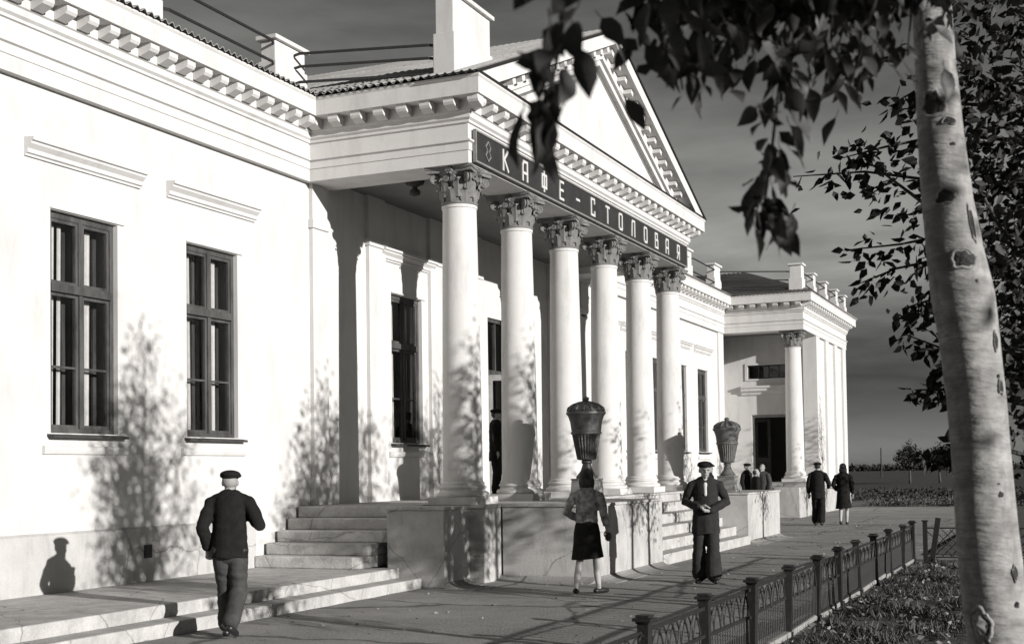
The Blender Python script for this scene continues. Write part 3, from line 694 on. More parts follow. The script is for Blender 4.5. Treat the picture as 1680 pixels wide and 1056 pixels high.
# ------------------------------------------------------------------ people
def ellipsoid(mb, c, r, n=14):
    c = Vector(c); vs = []; fs = []; m = n // 2 + 1
    for i in range(m + 1):
        th = math.pi * i / m
        for k in range(n):
            a = 2 * math.pi * k / n
            vs.append((c.x + r[0] * math.sin(th) * math.cos(a), c.y + r[1] * math.sin(th) * math.sin(a), c.z + r[2] * math.cos(th)))
    for i in range(m):
        for k in range(n): j = (k + 1) % n; fs.append((i * n + k, (i + 1) * n + k, (i + 1) * n + j, i * n + j))
    mb.add(vs, fs)
def capsule(mb, pts, rad, flat=1.0, n=14):
    """sphere-capped tapering limb through pts; flat squeezes it front to back."""
    P = [Vector(p) for p in pts]; d0 = (P[1] - P[0]).normalized(); d1 = (P[-1] - P[-2]).normalized()
    pp = []; rr = []
    for a in (1.0, .85, .5): pp.append(P[0] - d0 * rad[0] * a * .9); rr.append(rad[0] * math.sqrt(max(1 - a * a, .01)))
    pp += P; rr += list(rad)
    for a in (.5, .85, 1.0): pp.append(P[-1] + d1 * rad[-1] * a * .9); rr.append(rad[-1] * math.sqrt(max(1 - a * a, .01)))
    o = len(mb.v); mb.tube(pp, rr, n)
    if flat != 1.0:
        cy = sum(p.y for p in P) / len(P)
        mb.v[o:] = [(x, cy + (y - cy) * flat, z) for x, y, z in mb.v[o:]]
def remesh(mb, name, m, parent, vox=0.012, smooth=5, zcut=None, fold=0.0):
    me = bpy.data.meshes.new('tmp'); me.from_pydata(mb.v, [], mb.f); me.update()
    bm = bmesh.new(); bm.from_mesh(me); bmesh.ops.recalc_face_normals(bm, faces=bm.faces); bm.to_mesh(me); bm.free()
    o = bpy.data.objects.new('tmp', me); col.objects.link(o)
    r = o.modifiers.new('r', 'REMESH'); r.mode = 'VOXEL'; r.voxel_size = vox
    s = o.modifiers.new('s', 'SMOOTH'); s.factor = .5; s.iterations = smooth
    dg = bpy.context.evaluated_depsgraph_get(); dg.update()
    nm = bpy.data.meshes.new_from_object(o.evaluated_get(dg)); bpy.data.objects.remove(o); nm.name = name
    if fold:
        from mathutils import noise
        co = [(v.co.copy(), v.normal.copy()) for v in nm.vertices]
        for v, (c, nn) in zip(nm.vertices, co):
            a = noise.noise(Vector((c.x * 9, c.y * 9, c.z * 3.2 + len(name)))) + .7 * noise.noise(Vector((c.x * 5 + c.z * 14, c.y * 6, c.z * 13)))
            v.co = c + nn * fold * a
    if zcut is not None:
        for v in nm.vertices:
            if v.co.z < zcut: v.co.z = zcut + .006 * math.sin(v.co.x * 31 + v.co.y * 17)
    nm.materials.clear(); nm.materials.append(m)
    nm.polygons.foreach_set('use_smooth', [True] * len(nm.polygons))
    q = bpy.data.objects.new(name, nm); col.objects.link(q); q.parent = parent; return q
def hand(mb, wrist, dirv, side, curl=.5):
    """palm and five bent fingers; dirv is where the fingers point."""
    wst = Vector(wrist); d = Vector(dirv).normalized(); up = Vector((0, 0, 1)) if abs(d.z) < .8 else Vector((0, 1, 0))
    s = d.cross(up).normalized() * side; nrm = d.cross(s).normalized()
    capsule(mb, [wst, wst + d * .085], [.024, .030], 1.0, 10)
    for k, (o, ln) in enumerate(((-.028, .062), (-.009, .072), (.010, .068), (.028, .052))):
        b0 = wst + d * .09 + s * o; b1 = b0 + d * ln * .5 + nrm * ln * .25 * curl; b2 = b1 + d * ln * .35 + nrm * ln * .5 * curl
        capsule(mb, [b0, b1, b2], [.0095, .009, .008], 1.0, 8)
    t0 = wst + d * .03 - s * .028; capsule(mb, [t0, t0 + d * .03 - s * .022, t0 + d * .065 - s * .018 + nrm * .01], [.011, .010, .008], 1.0, 8)
def person(loc, rotz, H, label, P):
    s = H / 1.72; vox = P.get('vox', .012)
    t = empty('person', loc, rotz); t.scale = (s, s, s); tag(t, label, 'person')
    sh = P.get('sh', 1.42); lean = P.get('lean', 0.0)
    hd = Vector(P.get('head', (0, .03 + lean, 1.595))); yaw = P.get('headyaw', 0.0)
    def hv(v): return (hd.x + v[0] * math.cos(yaw) - v[1] * math.sin(yaw), hd.y + v[0] * math.sin(yaw) + v[1] * math.cos(yaw), hd.z + v[2])
    arms = P['arms']; legs = P['legs']
    b = MB()
    ellipsoid(b, hv((0, -.005, .02)), (.076, .095, .105)); ellipsoid(b, hv((0, .035, -.045)), (.056, .058, .075))
    ellipsoid(b, hv((0, .098, -.02)), (.013, .02, .03), 10); ellipsoid(b, hv((0, .088, .012)), (.05, .018, .012), 10)
    ellipsoid(b, hv((0, .088, -.075)), (.024, .012, .008), 8); ellipsoid(b, hv((0, .08, -.11)), (.024, .02, .02), 8)
    for e in (-1, 1): ellipsoid(b, hv((e * .078, -.01, -.01)), (.012, .022, .034), 10); ellipsoid(b, hv((e * .035, .07, -.03)), (.022, .02, .02), 8)
    capsule(b, [(hd.x * .6, lean * .8 - .01, 1.40), (hd.x, hd.y - .02, 1.53)], [.062, .055], 1.0, 12)
    capsule(b, [(0, lean * .7, 1.34), (0, lean * .4, 1.12), (0, 0, .95)], [.13, .115, .13], .7, 16)
    capsule(b, [(-.15, lean * .8, sh - .03), (.15, lean * .8, sh - .03)], [.06, .06], 1.0, 12)
    for e, (el, wr, hdv, cu) in zip((-1, 1), arms):
        S = (e * .185, lean * .8, sh - .035); capsule(b, [S, el, wr], [.05, .038, .026], 1.0, 10); hand(b, wr, hdv, e, cu)
    for e, (kn, an, toe) in zip((-1, 1), legs):
        capsule(b, [(e * .085, 0, .92), kn, (Vector(kn) * .45 + Vector(an) * .55 + Vector((0, -.018, 0))), an], [.085, .052, .050, .034], 1.0, 12)
        tv = Vector(toe).normalized(); A = Vector(an) + Vector((0, 0, -.035)); capsule(b, [A - tv * .04, A + tv * .13], [.036, .03], 1.0, 10)
    remesh(b, 'body', P.get('skin', SKIN), t, min(vox, .010), 3)
    # shoes
    for (kn, an, toe) in legs:
        m_ = MB(); tv = Vector(toe).normalized(); A = Vector(an) + Vector((0, 0, -.038))
        capsule(m_, [A - tv * .055 + Vector((0, 0, .0)), A + tv * .06, A + tv * .155 + Vector((0, 0, -.008))], [.040, .042, .034], 1.0, 12)
        remesh(m_, 'shoe', SHOE, t, .009, 3)
    # upper garment
    j = MB(); sl_ = P.get('slim', 1.0); hem = P.get('hem', .86); hr = P.get('hem_r', .175)
    capsule(j, [(0, lean * .75, 1.36), (0, lean * .5, 1.15), (0, 0, .98), (0, 0, hem + .06), (0, 0, hem - .06)], [.172 * sl_, .172 * sl_, .176 * sl_, hr * .98 * sl_, hr * sl_], .74, 20)
    capsule(j, [(-.155, lean * .8, sh - .035), (0, lean * .8 - .01, sh + .0), (.155, lean * .8, sh - .035)], [.070 * sl_, .084 * sl_, .070 * sl_], 1.0, 14)
    for e, (el, wr, hdv, cu) in zip((-1, 1), arms):
        S = Vector((e * .185, lean * .8, sh - .045)); E_ = Vector(el); W_ = Vector(wr)
        capsule(j, [S, S.lerp(E_, .5) + Vector((e * .006, 0, 0)), E_, E_.lerp(W_, .5), W_ - (W_ - E_).normalized() * .02], [.074 * sl_, .070 * sl_, .066 * sl_, .060 * sl_, .050 * sl_], 1.0, 14)
    if P.get('lapel', True): capsule(j, [(-.06, lean * .8 + .05, sh + .03), (0, lean * .8 - .055, sh + .075), (.06, lean * .8 + .05, sh + .03)], [.022, .026, .022], 1.0, 10)
    remesh(j, P.get('top_name', 'jacket'), P['top'], t, vox, 4, hem, .011)
    # trousers or skirt
    if P.get('skirt'):
        k = MB(); z1 = P['skirt']; n = 28; vs = []; fs = []; rows = [(1.02, .14), (.95, .165), (.85, .185), (.70, .195), (z1, .225)]
        for (z, r) in rows:
            for i in range(n): a = 2 * math.pi * i / n; rr = r * (1 + .05 * math.sin(a * 7) * (1.02 - z)); vs.append((rr * math.cos(a), rr * .74 * math.sin(a) + P.get('skirt_y', 0) * (1 - z), z + (.02 * math.sin(a + 1) if z == z1 else 0)))
        for i in range(len(rows) - 1):
            for q in range(n): w_ = (q + 1) % n; fs.append((i * n + q, (i + 1) * n + q, (i + 1) * n + w_, i * n + w_))
        fs.append(tuple(range(n))); fs.append(tuple(range(len(rows) * n - 1, (len(rows) - 1) * n - 1, -1)))
        k.add(vs, fs); k.build('skirt', P['bottom'], t, smooth='auto')
    else:
        k = MB(); fl = P.get('flare', .088)
        capsule(k, [(0, 0, 1.0), (0, -.005, .88)], [.135, .15], .74, 18)
        for e, (kn, an, toe) in zip((-1, 1), legs):
            A = Vector(an); K = Vector(kn)
            capsule(k, [(e * .085, -.005, .90), Vector((e * .088, 0, .90)).lerp(K, .55), K, K.lerp(A, .55), A + Vector((0, .01, .045))], [.104, .098, .088, fl * .95, fl], 1.0, 14)
        remesh(k, 'trousers', P['bottom'], t, vox, 5, None, .012)
    if P.get('eyes'):
        for e in (-1, 1):
            c = MB(); ellipsoid(c, hv((e * .033, .088, -.003)), (.016, .012, .008), 10); c.build('eye', HAIR, t, smooth=True)
        c = MB(); ellipsoid(c, hv((0, .096, -.076)), (.024, .008, .004), 10); c.build('mouth', CLOTHT, t, smooth=True)
    # head wear
    if P.get('hat') == 'cap':
        c = MB(); ellipsoid(c, hv((0, -.008, .078)), (.106, .126, .046), 16); ellipsoid(c, hv((0, .018, .062)), (.113, .124, .030), 16); ellipsoid(c, hv((0, -.012, .045)), (.084, .103, .04), 14); ellipsoid(c, hv((0, .112, .044)), (.062, .05, .011), 12)
        remesh(c, 'cap', P.get('hat_m', CLOTHB), t, .009, 3)
    if P.get('hair') == 'bob':
        c = MB(); ellipsoid(c, hv((0, -.02, .045)), (.098, .108, .10), 16); ellipsoid(c, hv((0, -.055, -.05)), (.102, .072, .10), 16)
        for e in (-1, 1): ellipsoid(c, hv((e * .078, -.01, -.06)), (.034, .05, .085), 12)
        remesh(c, 'hair', HAIR, t, .010, 3)
    else:
        c = MB(); ellipsoid(c, hv((0, -.03, .012)), (.082, .084, .082), 14); remesh(c, 'hair', P.get('hair_m', HAIR), t, .010, 3)
    if P.get('shirt'):
        c = MB(); capsule(c, [(0, lean + .128, 1.24), (0, lean + .108, 1.38), (0, lean + .055, 1.475)], [.022, .032, .040], 1.0, 10); remesh(c, 'shirt', SHIRT, t, .010, 3)
    return t
FWD = (0, 1, 0); DN = (0, .1, -1)
stand = [((-.09, .03, .49), (-.095, -.01, .085), (-.15, 1, 0)), ((.09, .03, .49), (.095, -.01, .085), (.15, 1, 0))]
down = [((-.245, -.02, 1.13), (-.255, .06, .89), DN, .5), ((.245, -.02, 1.13), (.255, .06, .89), DN, .5)]
man1 = dict(arms=[((-.255, -.07, 1.13), (-.235, .05, .91), (0, .5, -1), .6), ((.32, -.04, 1.13), (.16, .17, 1.25), (-.5, .5, .8), .9)],
            legs=[((-.075, .16, .50), (-.07, .17, .085), (-.1, 1, 0)), ((.075, .07, .48), (.065, -.24, .16), (.1, 1, -.35))],
            top=CLOTHB, bottom=CLOTHT, hat='cap', hem=.82, hem_r=.185, vox=.011, head=(.0, .06, 1.58), lean=.03, hair_m=SKIN, lapel=True)
person((3.31, 10.66, 0.002), math.radians(24), 1.70, 'man in flat cap, black jacket and grey trousers walking away below the two windows', man1)
woman = dict(arms=[((-.265, -.07, 1.13), (-.15, .14, 1.03), (.6, .6, .1), .6), ((.235, .02, 1.13), (.265, .11, .89), DN, .5)],
             legs=[((-.10, .0, .49), (-.13, -.16, .10), (-.1, 1, -.1)), ((.10, .12, .49), (.125, .14, .085), (.75, 1, 0))],
             top=CLOTHP, bottom=SKIRT, skirt=.50, hem=.93, hem_r=.165, hair='bob', vox=.011, skin=STOCK, sh=1.40, lean=.02, slim=.88)
wo = person((5.19, 15.86, 0.002), math.radians(8), 1.64, 'woman in patterned grey jacket and black knee-length skirt, seen from behind', woman)
hb = MB()
ellipsoid(hb, (.275, .14, .79), (.045, .11, .07), 14); remesh(hb, 'handbag', SHOE, None, .010, 4)
bag = bpy.data.objects['handbag']; bag.parent = None; bag.matrix_world = Matrix.Translation((5.19, 15.86, 0.002)) @ Matrix.Rotation(math.radians(8), 4, 'Z') @ Matrix.Scale(1.64 / 1.72, 4)
tag(bag, 'small black handbag held low at the right side of the woman in patterned jacket', 'handbag')
man2 = dict(arms=[((-.285, -.06, 1.14), (-.06, .21, 1.02), (.8, .3, .1), .9), ((.285, -.05, 1.14), (.085, .22, 1.07), (-.8, .25, .2), .9)],
            legs=[((-.09, .06, .49), (-.10, .03, .085), (-.2, 1, 0)), ((.10, .0, .49), (.10, -.09, .085), (.25, 1, 0))],
            top=CLOTHJ, bottom=CLOTHD, hat='cap', hem=.70, hem_r=.20, flare=.115, vox=.011, shirt=True, eyes=True, headyaw=.15, head=(0, .045, 1.59))
person((6.27, 17.80, 0.002), math.pi + .26, 1.74, 'man in cap and open dark jacket facing the viewer with both hands joined', man2)
cm = dict(arms=[((-.25, -.02, 1.13), (-.25, .05, .88), DN, .5), ((.30, -.04, 1.12), (.26, .16, 1.02), (.6, .6, 0), .6)],
          legs=[((-.09, .10, .49), (-.09, .12, .085), FWD), ((.09, .04, .49), (.09, -.16, .11), (0, 1, -.2))], top=CLOTHB, bottom=CLOTHB, hat='cap', hem=.74, hem_r=.185, flare=.105, vox=.015)
person((4.54, 35.95, 0.002), math.radians(4), 1.76, 'man in dark suit and cap walking away arm in arm with a woman', cm)
cw = dict(arms=[((-.27, -.04, 1.12), (-.20, .14, .98), (0, 1, -.2), .6), ((.25, -.02, 1.13), (.25, .06, .89), DN, .5)],
          legs=[((-.08, .02, .49), (-.08, -.12, .11), (0, 1, -.2)), ((.08, .10, .49), (.07, .10, .085), FWD)], top=CLOTHB, bottom=CLOTHB, skirt=.47, hem=.70, hem_r=.19, hair='bob', vox=.015, skin=STOCK, sh=1.40)
person((5.13, 36.55, 0.002), math.radians(4), 1.70, 'woman in dark coat with bare pale legs walking away beside a man in suit', cw)
base = dict(arms=down, legs=stand, top=CLOTHB, bottom=CLOTHB, hat='cap', hem=.70, hem_r=.185, vox=.016)
person((0.85, 22.55, ZP + .004), math.radians(-70), 1.70, 'man in black coat and cap standing in the porch between first two columns', base)
person((1.35, 41.0, 0.002), math.radians(-110), 1.78, 'man in black coat and cap just right of the far grey urn', dict(base, headyaw=-.2))
person((2.95, 35.3, 0.002), math.radians(-60), 1.60, 'bareheaded person in dark coat, shorter, left of the far wing door', dict(base, hat=None))
person((1.95, 40.7, 0.002), math.radians(160), 1.74, 'person in grey jacket standing before the dark door of the far wing', dict(base, top=CLOTHT, hat=None))
person((2.50, 32.0, 0.002), math.radians(-100), 1.76, 'person in black mostly hidden behind the head of the man facing the viewer', dict(base))

# ------------------------------------------------------------------ low iron fence
FX = 8.57; PYS = [4.89 + 1.45 * k for k in range(13)]
fence = empty('iron_fence', (FX, PYS[0], 0)); tag(fence, 'low black iron fence of looped bars running along the pavement edge', 'fence')
def fence_panel_meshes(L_):
    b = MB(); n = int(L_ / .075)
    for k in range(1, n):
        y = L_ * k / n; b.tube([(0, y, .10), (0, y, .40)], .0055, 4, False)
    m = n // 2
    for k in range(-1, m):      # interlaced pointed arches above the bars
        y0 = L_ * 2 * k / n
        pts = [(0.006 * (1 if k % 2 else -1), y0 + L_ * 4 / n * t, .40 + .20 * math.sin(math.pi * t) ** .8) for t in [i / 8 for i in range(9)]]
        pts = [p for p in pts if 0.01 < p[1] < L_ - .01]
        if len(pts) > 1: b.tube(pts, .007, 4, False)
    for k in range(0): y0 = L_ * (2 * k + 1) / n; b.tube([(0, y0, .40), (0, min(y0 + L_ / n * 2, L_), .60)], .006, 4, False); b.tube([(0.008, y0, .60), (0.008, min(y0 + L_ / n * 2, L_), .40)], .006, 4, False)
    return b
post = None; rail = None; bars = None
for k, y in enumerate(PYS):
    ly = y - PYS[0]
    if post is None:
        post = MB().box(-.037, .037, -.037, .037, 0, .66).box(-.045, .045, -.045, .045, .66, .675).box(-.062, .062, -.062, .062, .675, .695).box(-.045, .045, -.045, .045, .70, .715).box(-.05, .05, -.05, .05, 0, .09).build('post', FENC, fence)
        post.location = (0, ly, 0)
    else: inst(post, 'post', (0, ly, 0), fence, (rnd.uniform(-.035, .035), rnd.uniform(-.05, .05), rnd.uniform(-.1, .1)))
    if k == len(PYS) - 1: break
    for z in (.09, .40, .62):
        if rail is None: rail = MB().box(-.011, .011, .035, 1.415, -.013, .013).build('rail', FENC, fence, loc=(0, ly, z))
        else: inst(rail, 'rail', (rnd.uniform(-.006, .006), ly, z + rnd.uniform(-.012, .012)), fence, (rnd.uniform(-.009, .009), 0, rnd.uniform(-.006, .006)))
    if bars is None: bars = fence_panel_meshes(1.45).build('bars', FENC, fence, loc=(0, ly, 0)); bars['kind'] = 'stuff'
    else: inst(bars, 'bars', (rnd.uniform(-.008, .008), ly, rnd.uniform(-.012, .012)), fence, (rnd.uniform(-.008, .008), rnd.uniform(-.03, .03), rnd.uniform(-.008, .008)))
f2 = empty('lattice_fence', (FX + .2, PYS[-1] + .05, 0)); tag(f2, 'short diamond lattice fence beyond the garden, beside the near tree trunk', 'fence')
lb = MB(); LL = 3.6
for k in range(-8, 34):
    for s in (1, -1):
        x0 = k * .13; pts = []
        for t in (0, 1): xx = x0 + (t if s > 0 else 1 - t) * .45; pts.append((xx, .008 * s, .12 + .45 * t))
        if all(0 <= p[0] <= LL for p in pts): lb.tube(pts, .008, 4, False)
lbo = lb.build('lattice', FENC, f2); lbo['kind'] = 'stuff'
for z in (.11, .59): MB().box(0, LL, -.012, .012, z - .012, z + .012).build('rail', FENC, f2)
for k in range(4): MB().box(k * 1.2 - .035, k * 1.2 + .035, -.035, .035, 0, .70).box(k * 1.2 - .05, k * 1.2 + .05, -.05, .05, .70, .72).build('post', FENC, f2)
lp = MB().box(-.04, .04, -.04, .04, 0, .78).box(-.06, .06, -.06, .06, 0, .12).build('post', FENC, f2); lp.location = (.12, -.3, 0); lp.rotation_euler = (0.05, .16, 0)

# ------------------------------------------------------------------ trees
def leaf_quads(P, D_, S_, seed, wr=1.0):
    """P (n,3) base, D_ (n,3) direction, S_ (n,) length: folded pointed leaves, two triangles per half."""
    r = np.random.RandomState(seed); n = len(P)
    D_ = D_ / np.linalg.norm(D_, axis=1, keepdims=True)
    q = r.normal(size=(n, 3)); side = np.cross(D_, q); side /= np.linalg.norm(side, axis=1, keepdims=True); nor = np.cross(D_, side); side = side * wr
    s = S_[:, None]
    V = np.stack([P, P + D_ * s * .35 + side * s * .30 + nor * s * .06, P + D_ * s * .72 + side * s * .17 + nor * s * .02, P + D_ * s - nor * s * .08,
                  P + D_ * s * .72 - side * s * .17 + nor * s * .02, P + D_ * s * .35 - side * s * .30 + nor * s * .06], 1).reshape(-1, 3)
    base = np.arange(n)[:, None] * 6
    F = np.concatenate([base + np.array([[0, 1, 2, 3]]), base + np.array([[0, 3, 4, 5]])], 1).reshape(-1, 4)
    return V, F
def leaf_mesh(name, V, F, m, parent, kind='stuff'):
    me = bpy.data.meshes.new(name); me.vertices.add(len(V)); me.vertices.foreach_set('co', V.astype(np.float32).ravel())
    me.loops.add(F.size); me.loops.foreach_set('vertex_index', F.astype(np.int32).ravel())
    me.polygons.add(len(F)); me.polygons.foreach_set('loop_start', np.arange(0, F.size, 4, dtype=np.int32)); me.polygons.foreach_set('loop_total', np.full(len(F), 4, dtype=np.int32))
    me.update(calc_edges=True); me.materials.append(m)
    o = bpy.data.objects.new(name, me); col.objects.link(o); o.parent = parent
    if kind: o['kind'] = kind
    return o
def sapling(loc, h, rad, zlow, seed, label, nb=20, per=90, ls=.08, group='young street trees in a row', upright=.72, tr=.085, name='young_tree', lm=None):
    r = np.random.RandomState(seed); t = empty(name, loc); tag(t, label, 'tree', group)
    mb = MB(); pts = []; bx, by = r.uniform(-.12, .12, 2)
    tp = lambda z: Vector((bx * math.sin(z / h * 2.6), by * math.sin(z / h * 2.2), z))
    mb.tube([tp(h * .96 * i / 9) for i in range(10)], [tr * (1 - .85 * i / 9) for i in range(10)], 8)
    PP = []; DD = []; SS = []
    for k in range(nb):
        q = k / (nb - 1); z0 = zlow * .85 + (h * .9 - zlow * .85) * q * .92; a = k * 2.4 + r.uniform(-.4, .4)
        ln = (rad * (1.25 - .75 * abs(q - .35) * 1.4)) * r.uniform(.75, 1.2); rise = ln * math.tan(upright * r.uniform(.7, 1.25)) * 1.1
        p0 = tp(z0); p1 = p0 + Vector((math.cos(a) * ln * .6, math.sin(a) * ln * .6, rise * .45)); p2 = p0 + Vector((math.cos(a) * ln, math.sin(a) * ln, rise))
        mb.tube([p0, p1, p2], [tr * .42 * (1 - .5 * q), tr * .22, tr * .06], 5)
        for i in range(int(per * (ln / rad))):
            u = r.uniform(.18, 1.05); c = p0.lerp(p1, min(u * 2, 1)) if u < .5 else p1.lerp(p2, u * 2 - 1)
            sp = .10 + .16 * (1 - abs(u - .6)); c = np.array(c) + r.normal(size=3) * sp * np.array([1, 1, .9]) * rad
            PP.append(c); d = r.normal(size=3) * .7 + np.array([math.cos(a), math.sin(a), -.35]); DD.append(d); SS.append(ls * r.uniform(.65, 1.2))
    top = tp(h * .95)
    for i in range(per):
        PP.append(np.array(top) + r.normal(size=3) * np.array([.18, .18, .32]) * rad); DD.append(r.normal(size=3) + np.array([0, 0, .3])); SS.append(ls * r.uniform(.6, 1.1))
    mb.build('trunk', BARKD, t, smooth=True)
    V, F = leaf_quads(np.array(PP), np.array(DD), np.array(SS), seed); leaf_mesh('crown', V, F, lm or LEAFF, t)
    return t
RX = 11.15
rowlab = ['young tree right of the near trunk with branches reaching left across the sky', 'young tree behind the near trunk, second along the garden row', 'third young tree along the garden row', 'fourth young tree along the garden row', 'fifth young tree along the garden row', 'sixth young tree along the garden row', 'seventh young tree along the garden row', 'eighth young tree along the garden row', 'farthest young tree of the garden row']
T2 = sapling((RX, 9.7, 0), 6.1, .95, 2.1, 11, rowlab[0], nb=26, per=115, ls=.095)
for i, y in enumerate((13.75, 17.9, 22.1, 26.2, 30.4, 34.6, 39.6, 43.4)):
    sapling((RX + .15 + (.1 if i else 0), y, 0), 5.7 + .3 * math.sin(i * 2.1), .85, 2.5, 20 + i, rowlab[i + 1], nb=18, per=(150 if i == 0 else 95), ls=.095)
sapling((13.2, 14.15, 0), 6.1, .8, 3.2, 41, 'first young tree of the back row, beyond the garden bed', nb=20, per=130, ls=.10)
sapling((13.2, 16.3, 0), 6.2, .8, 3.2, 42, 'second young tree of the back row, beyond the garden bed', nb=20, per=130, ls=.10)
# long side branches of the first young tree, leafy twigs against the sky
side = [[(10.3, 9.95, 3.72), (9.73, 9.7, 3.81), (9.24, 9.48, 3.78)], [(10.32, 9.94, 4.08), (9.87, 9.75, 3.99), (9.57, 9.62, 3.91)], [(10.34, 9.99, 3.35), (9.96, 9.82, 3.27), (9.57, 9.65, 3.23)], [(10.29, 9.96, 3.17), (9.92, 9.81, 3.09), (9.66, 9.7, 2.98)], [(10.33, 10.0, 2.9), (10.13, 9.92, 2.85), (9.95, 9.83, 2.79)], [(10.36, 10.02, 2.54), (10.2, 9.95, 2.5), (9.95, 9.83, 2.61)], [(10.35, 10.03, 2.19), (10.14, 9.94, 2.19), (10.02, 9.88, 2.19)], [(10.42, 10.08, 1.81), (10.27, 10.01, 1.76), (10.09, 9.94, 1.71)], [(10.39, 10.03, 4.32), (10.15, 9.86, 4.38), (9.91, 9.68, 4.27)], [(10.45, 10.09, 2.37), (10.29, 10.01, 2.37), (10.15, 9.95, 2.31)]]
r_ = np.random.RandomState(77); T2o = np.array((RX, 9.7, 0)); mb = MB(); PP = []; DD = []; SS = []
for br in side:
    q0 = Vector((RX, 9.7, br[0][2] - .25)); pts = [q0] + [Vector(p) for p in br]
    mb.tube([p - Vector(T2o) for p in pts], [.022, .014, .009, .004], 5)
    for i in range(3):
        a, b_ = pts[i], pts[i + 1]; nn = 26 if i else 40
        for k in range(nn):
            u = r_.uniform(); c = np.array(a.lerp(b_, u)) + r_.normal(size=3) * (.10 if i == 0 else .075 if i == 1 else .05) - np.array([0, 0, .03])
            PP.append(c - T2o); DD.append(r_.normal(size=3) * .7 + np.array([-.5, -.1, -.6])); SS.append(.105 * r_.uniform(.7, 1.2))
for k in range(1900):
    d = r_.normal(size=3); d /= np.linalg.norm(d); PP.append(np.array([10.88, 9.35, 3.55]) + d * r_.uniform() ** .5 * np.array([.78, .6, 1.95]) - T2o); DD.append(r_.normal(size=3) + np.array([0, 0, -.5])); SS.append(.095 * r_.uniform(.7, 1.2))
mb.build('side_branch', BARKD, T2, smooth=True)
V, F = leaf_quads(np.array(PP), np.array(DD), np.array(SS), 5); leaf_mesh('side_foliage', V, F, LEAFF, T2)
sapling((13.4, 12.8, 0), 4.7, .8, 2.4, 43, 'added unseen young tree shading the side steps, behind the garden row', nb=22, per=220, ls=.10)  # out of view, added so that its crown shades the side steps
# unseen trees added to shade the hanging leaves and dapple the near trunk
sapling((13.7, 1.3, 0), 6.2, 1.5, 1.6, 61, 'added unseen tree shading the hanging leaves, near end of the garden', nb=26, per=150, ls=.11, group='young street trees in a row', tr=.08)
sapling((16.4, 1.7, 0), 6.8, 1.6, 2.2, 62, 'added unseen tree dappling the near trunk, back of the garden', nb=26, per=150, ls=.11, group='young street trees in a row', tr=.08)

# near tree with smooth pale trunk
T1 = empty('near_tree', (10.86, 5.40, 0)); tag(T1, 'large near tree with smooth pale scarred trunk and dark leaves hanging overhead', 'tree')
O1 = Vector(T1.location)
tk = [(10.88, 5.42, -.05), (10.86, 5.40, .35), (10.83, 5.37, .7), (10.81, 5.36, .93), (10.785, 5.345, 1.2), (10.77, 5.33, 1.45), (10.76, 5.32, 1.65), (10.75, 5.305, 1.9), (10.735, 5.285, 2.12), (10.715, 5.27, 2.30), (10.69, 5.25, 2.47), (10.67, 5.23, 2.66), (10.655, 5.215, 2.9), (10.64, 5.20, 3.21), (10.63, 5.19, 3.44), (10.61, 5.17, 3.8), (10.58, 5.2, 4.6), (10.62, 5.25, 5.6), (10.6, 5.2, 6.6)]
tr_ = [.16, .14, .128, .122, .121, .115, .112, .113, .116, .122, .110, .098, .088, .078, .075, .07, .055, .035, .012]
mb = MB(); nseg = 28; vs = []; fs = []; fine_p = []; fine_r = []
for i in range(len(tk) - 1):
    for q in range(4): u = q / 4; fine_p.append(Vector(tk[i]).lerp(Vector(tk[i + 1]), u)); fine_r.append(tr_[i] * (1 - u) + tr_[i + 1] * u)
r_ = random.Random(3)
ph = [r_.uniform(0, 6.28) for _ in range(6)]
for i, (p, R) in enumerate(zip(fine_p, fine_r)):
    for k in range(nseg):
        a = 2 * math.pi * k / nseg
        f = 1 + .025 * math.sin(2 * a + ph[0] + p.z * 1.3) + .02 * math.sin(3 * a + ph[1] - p.z * 2.1) + .015 * math.sin(5 * a + p.z * 7 + ph[2]) + r_.uniform(-.006, .006)
        vs.append((p.x - O1.x + R * f * math.cos(a), p.y - O1.y + R * f * math.sin(a), p.z))
for i in range(len(fine_p) - 1):
    for k in range(nseg): j = (k + 1) % nseg; fs.append((i * nseg + k, i * nseg + j, (i + 1) * nseg + j, (i + 1) * nseg + k))
mb.add(vs, fs); trunk = mb.build('trunk', BARK, T1, smooth=True)
def trunk_at(z):
    for i in range(len(tk) - 1):
        if tk[i][2] <= z <= tk[i + 1][2]:
            u = (z - tk[i][2]) / (tk[i + 1][2] - tk[i][2]); return Vector(tk[i]).lerp(Vector(tk[i + 1]), u), tr_[i] * (1 - u) + tr_[i + 1] * u
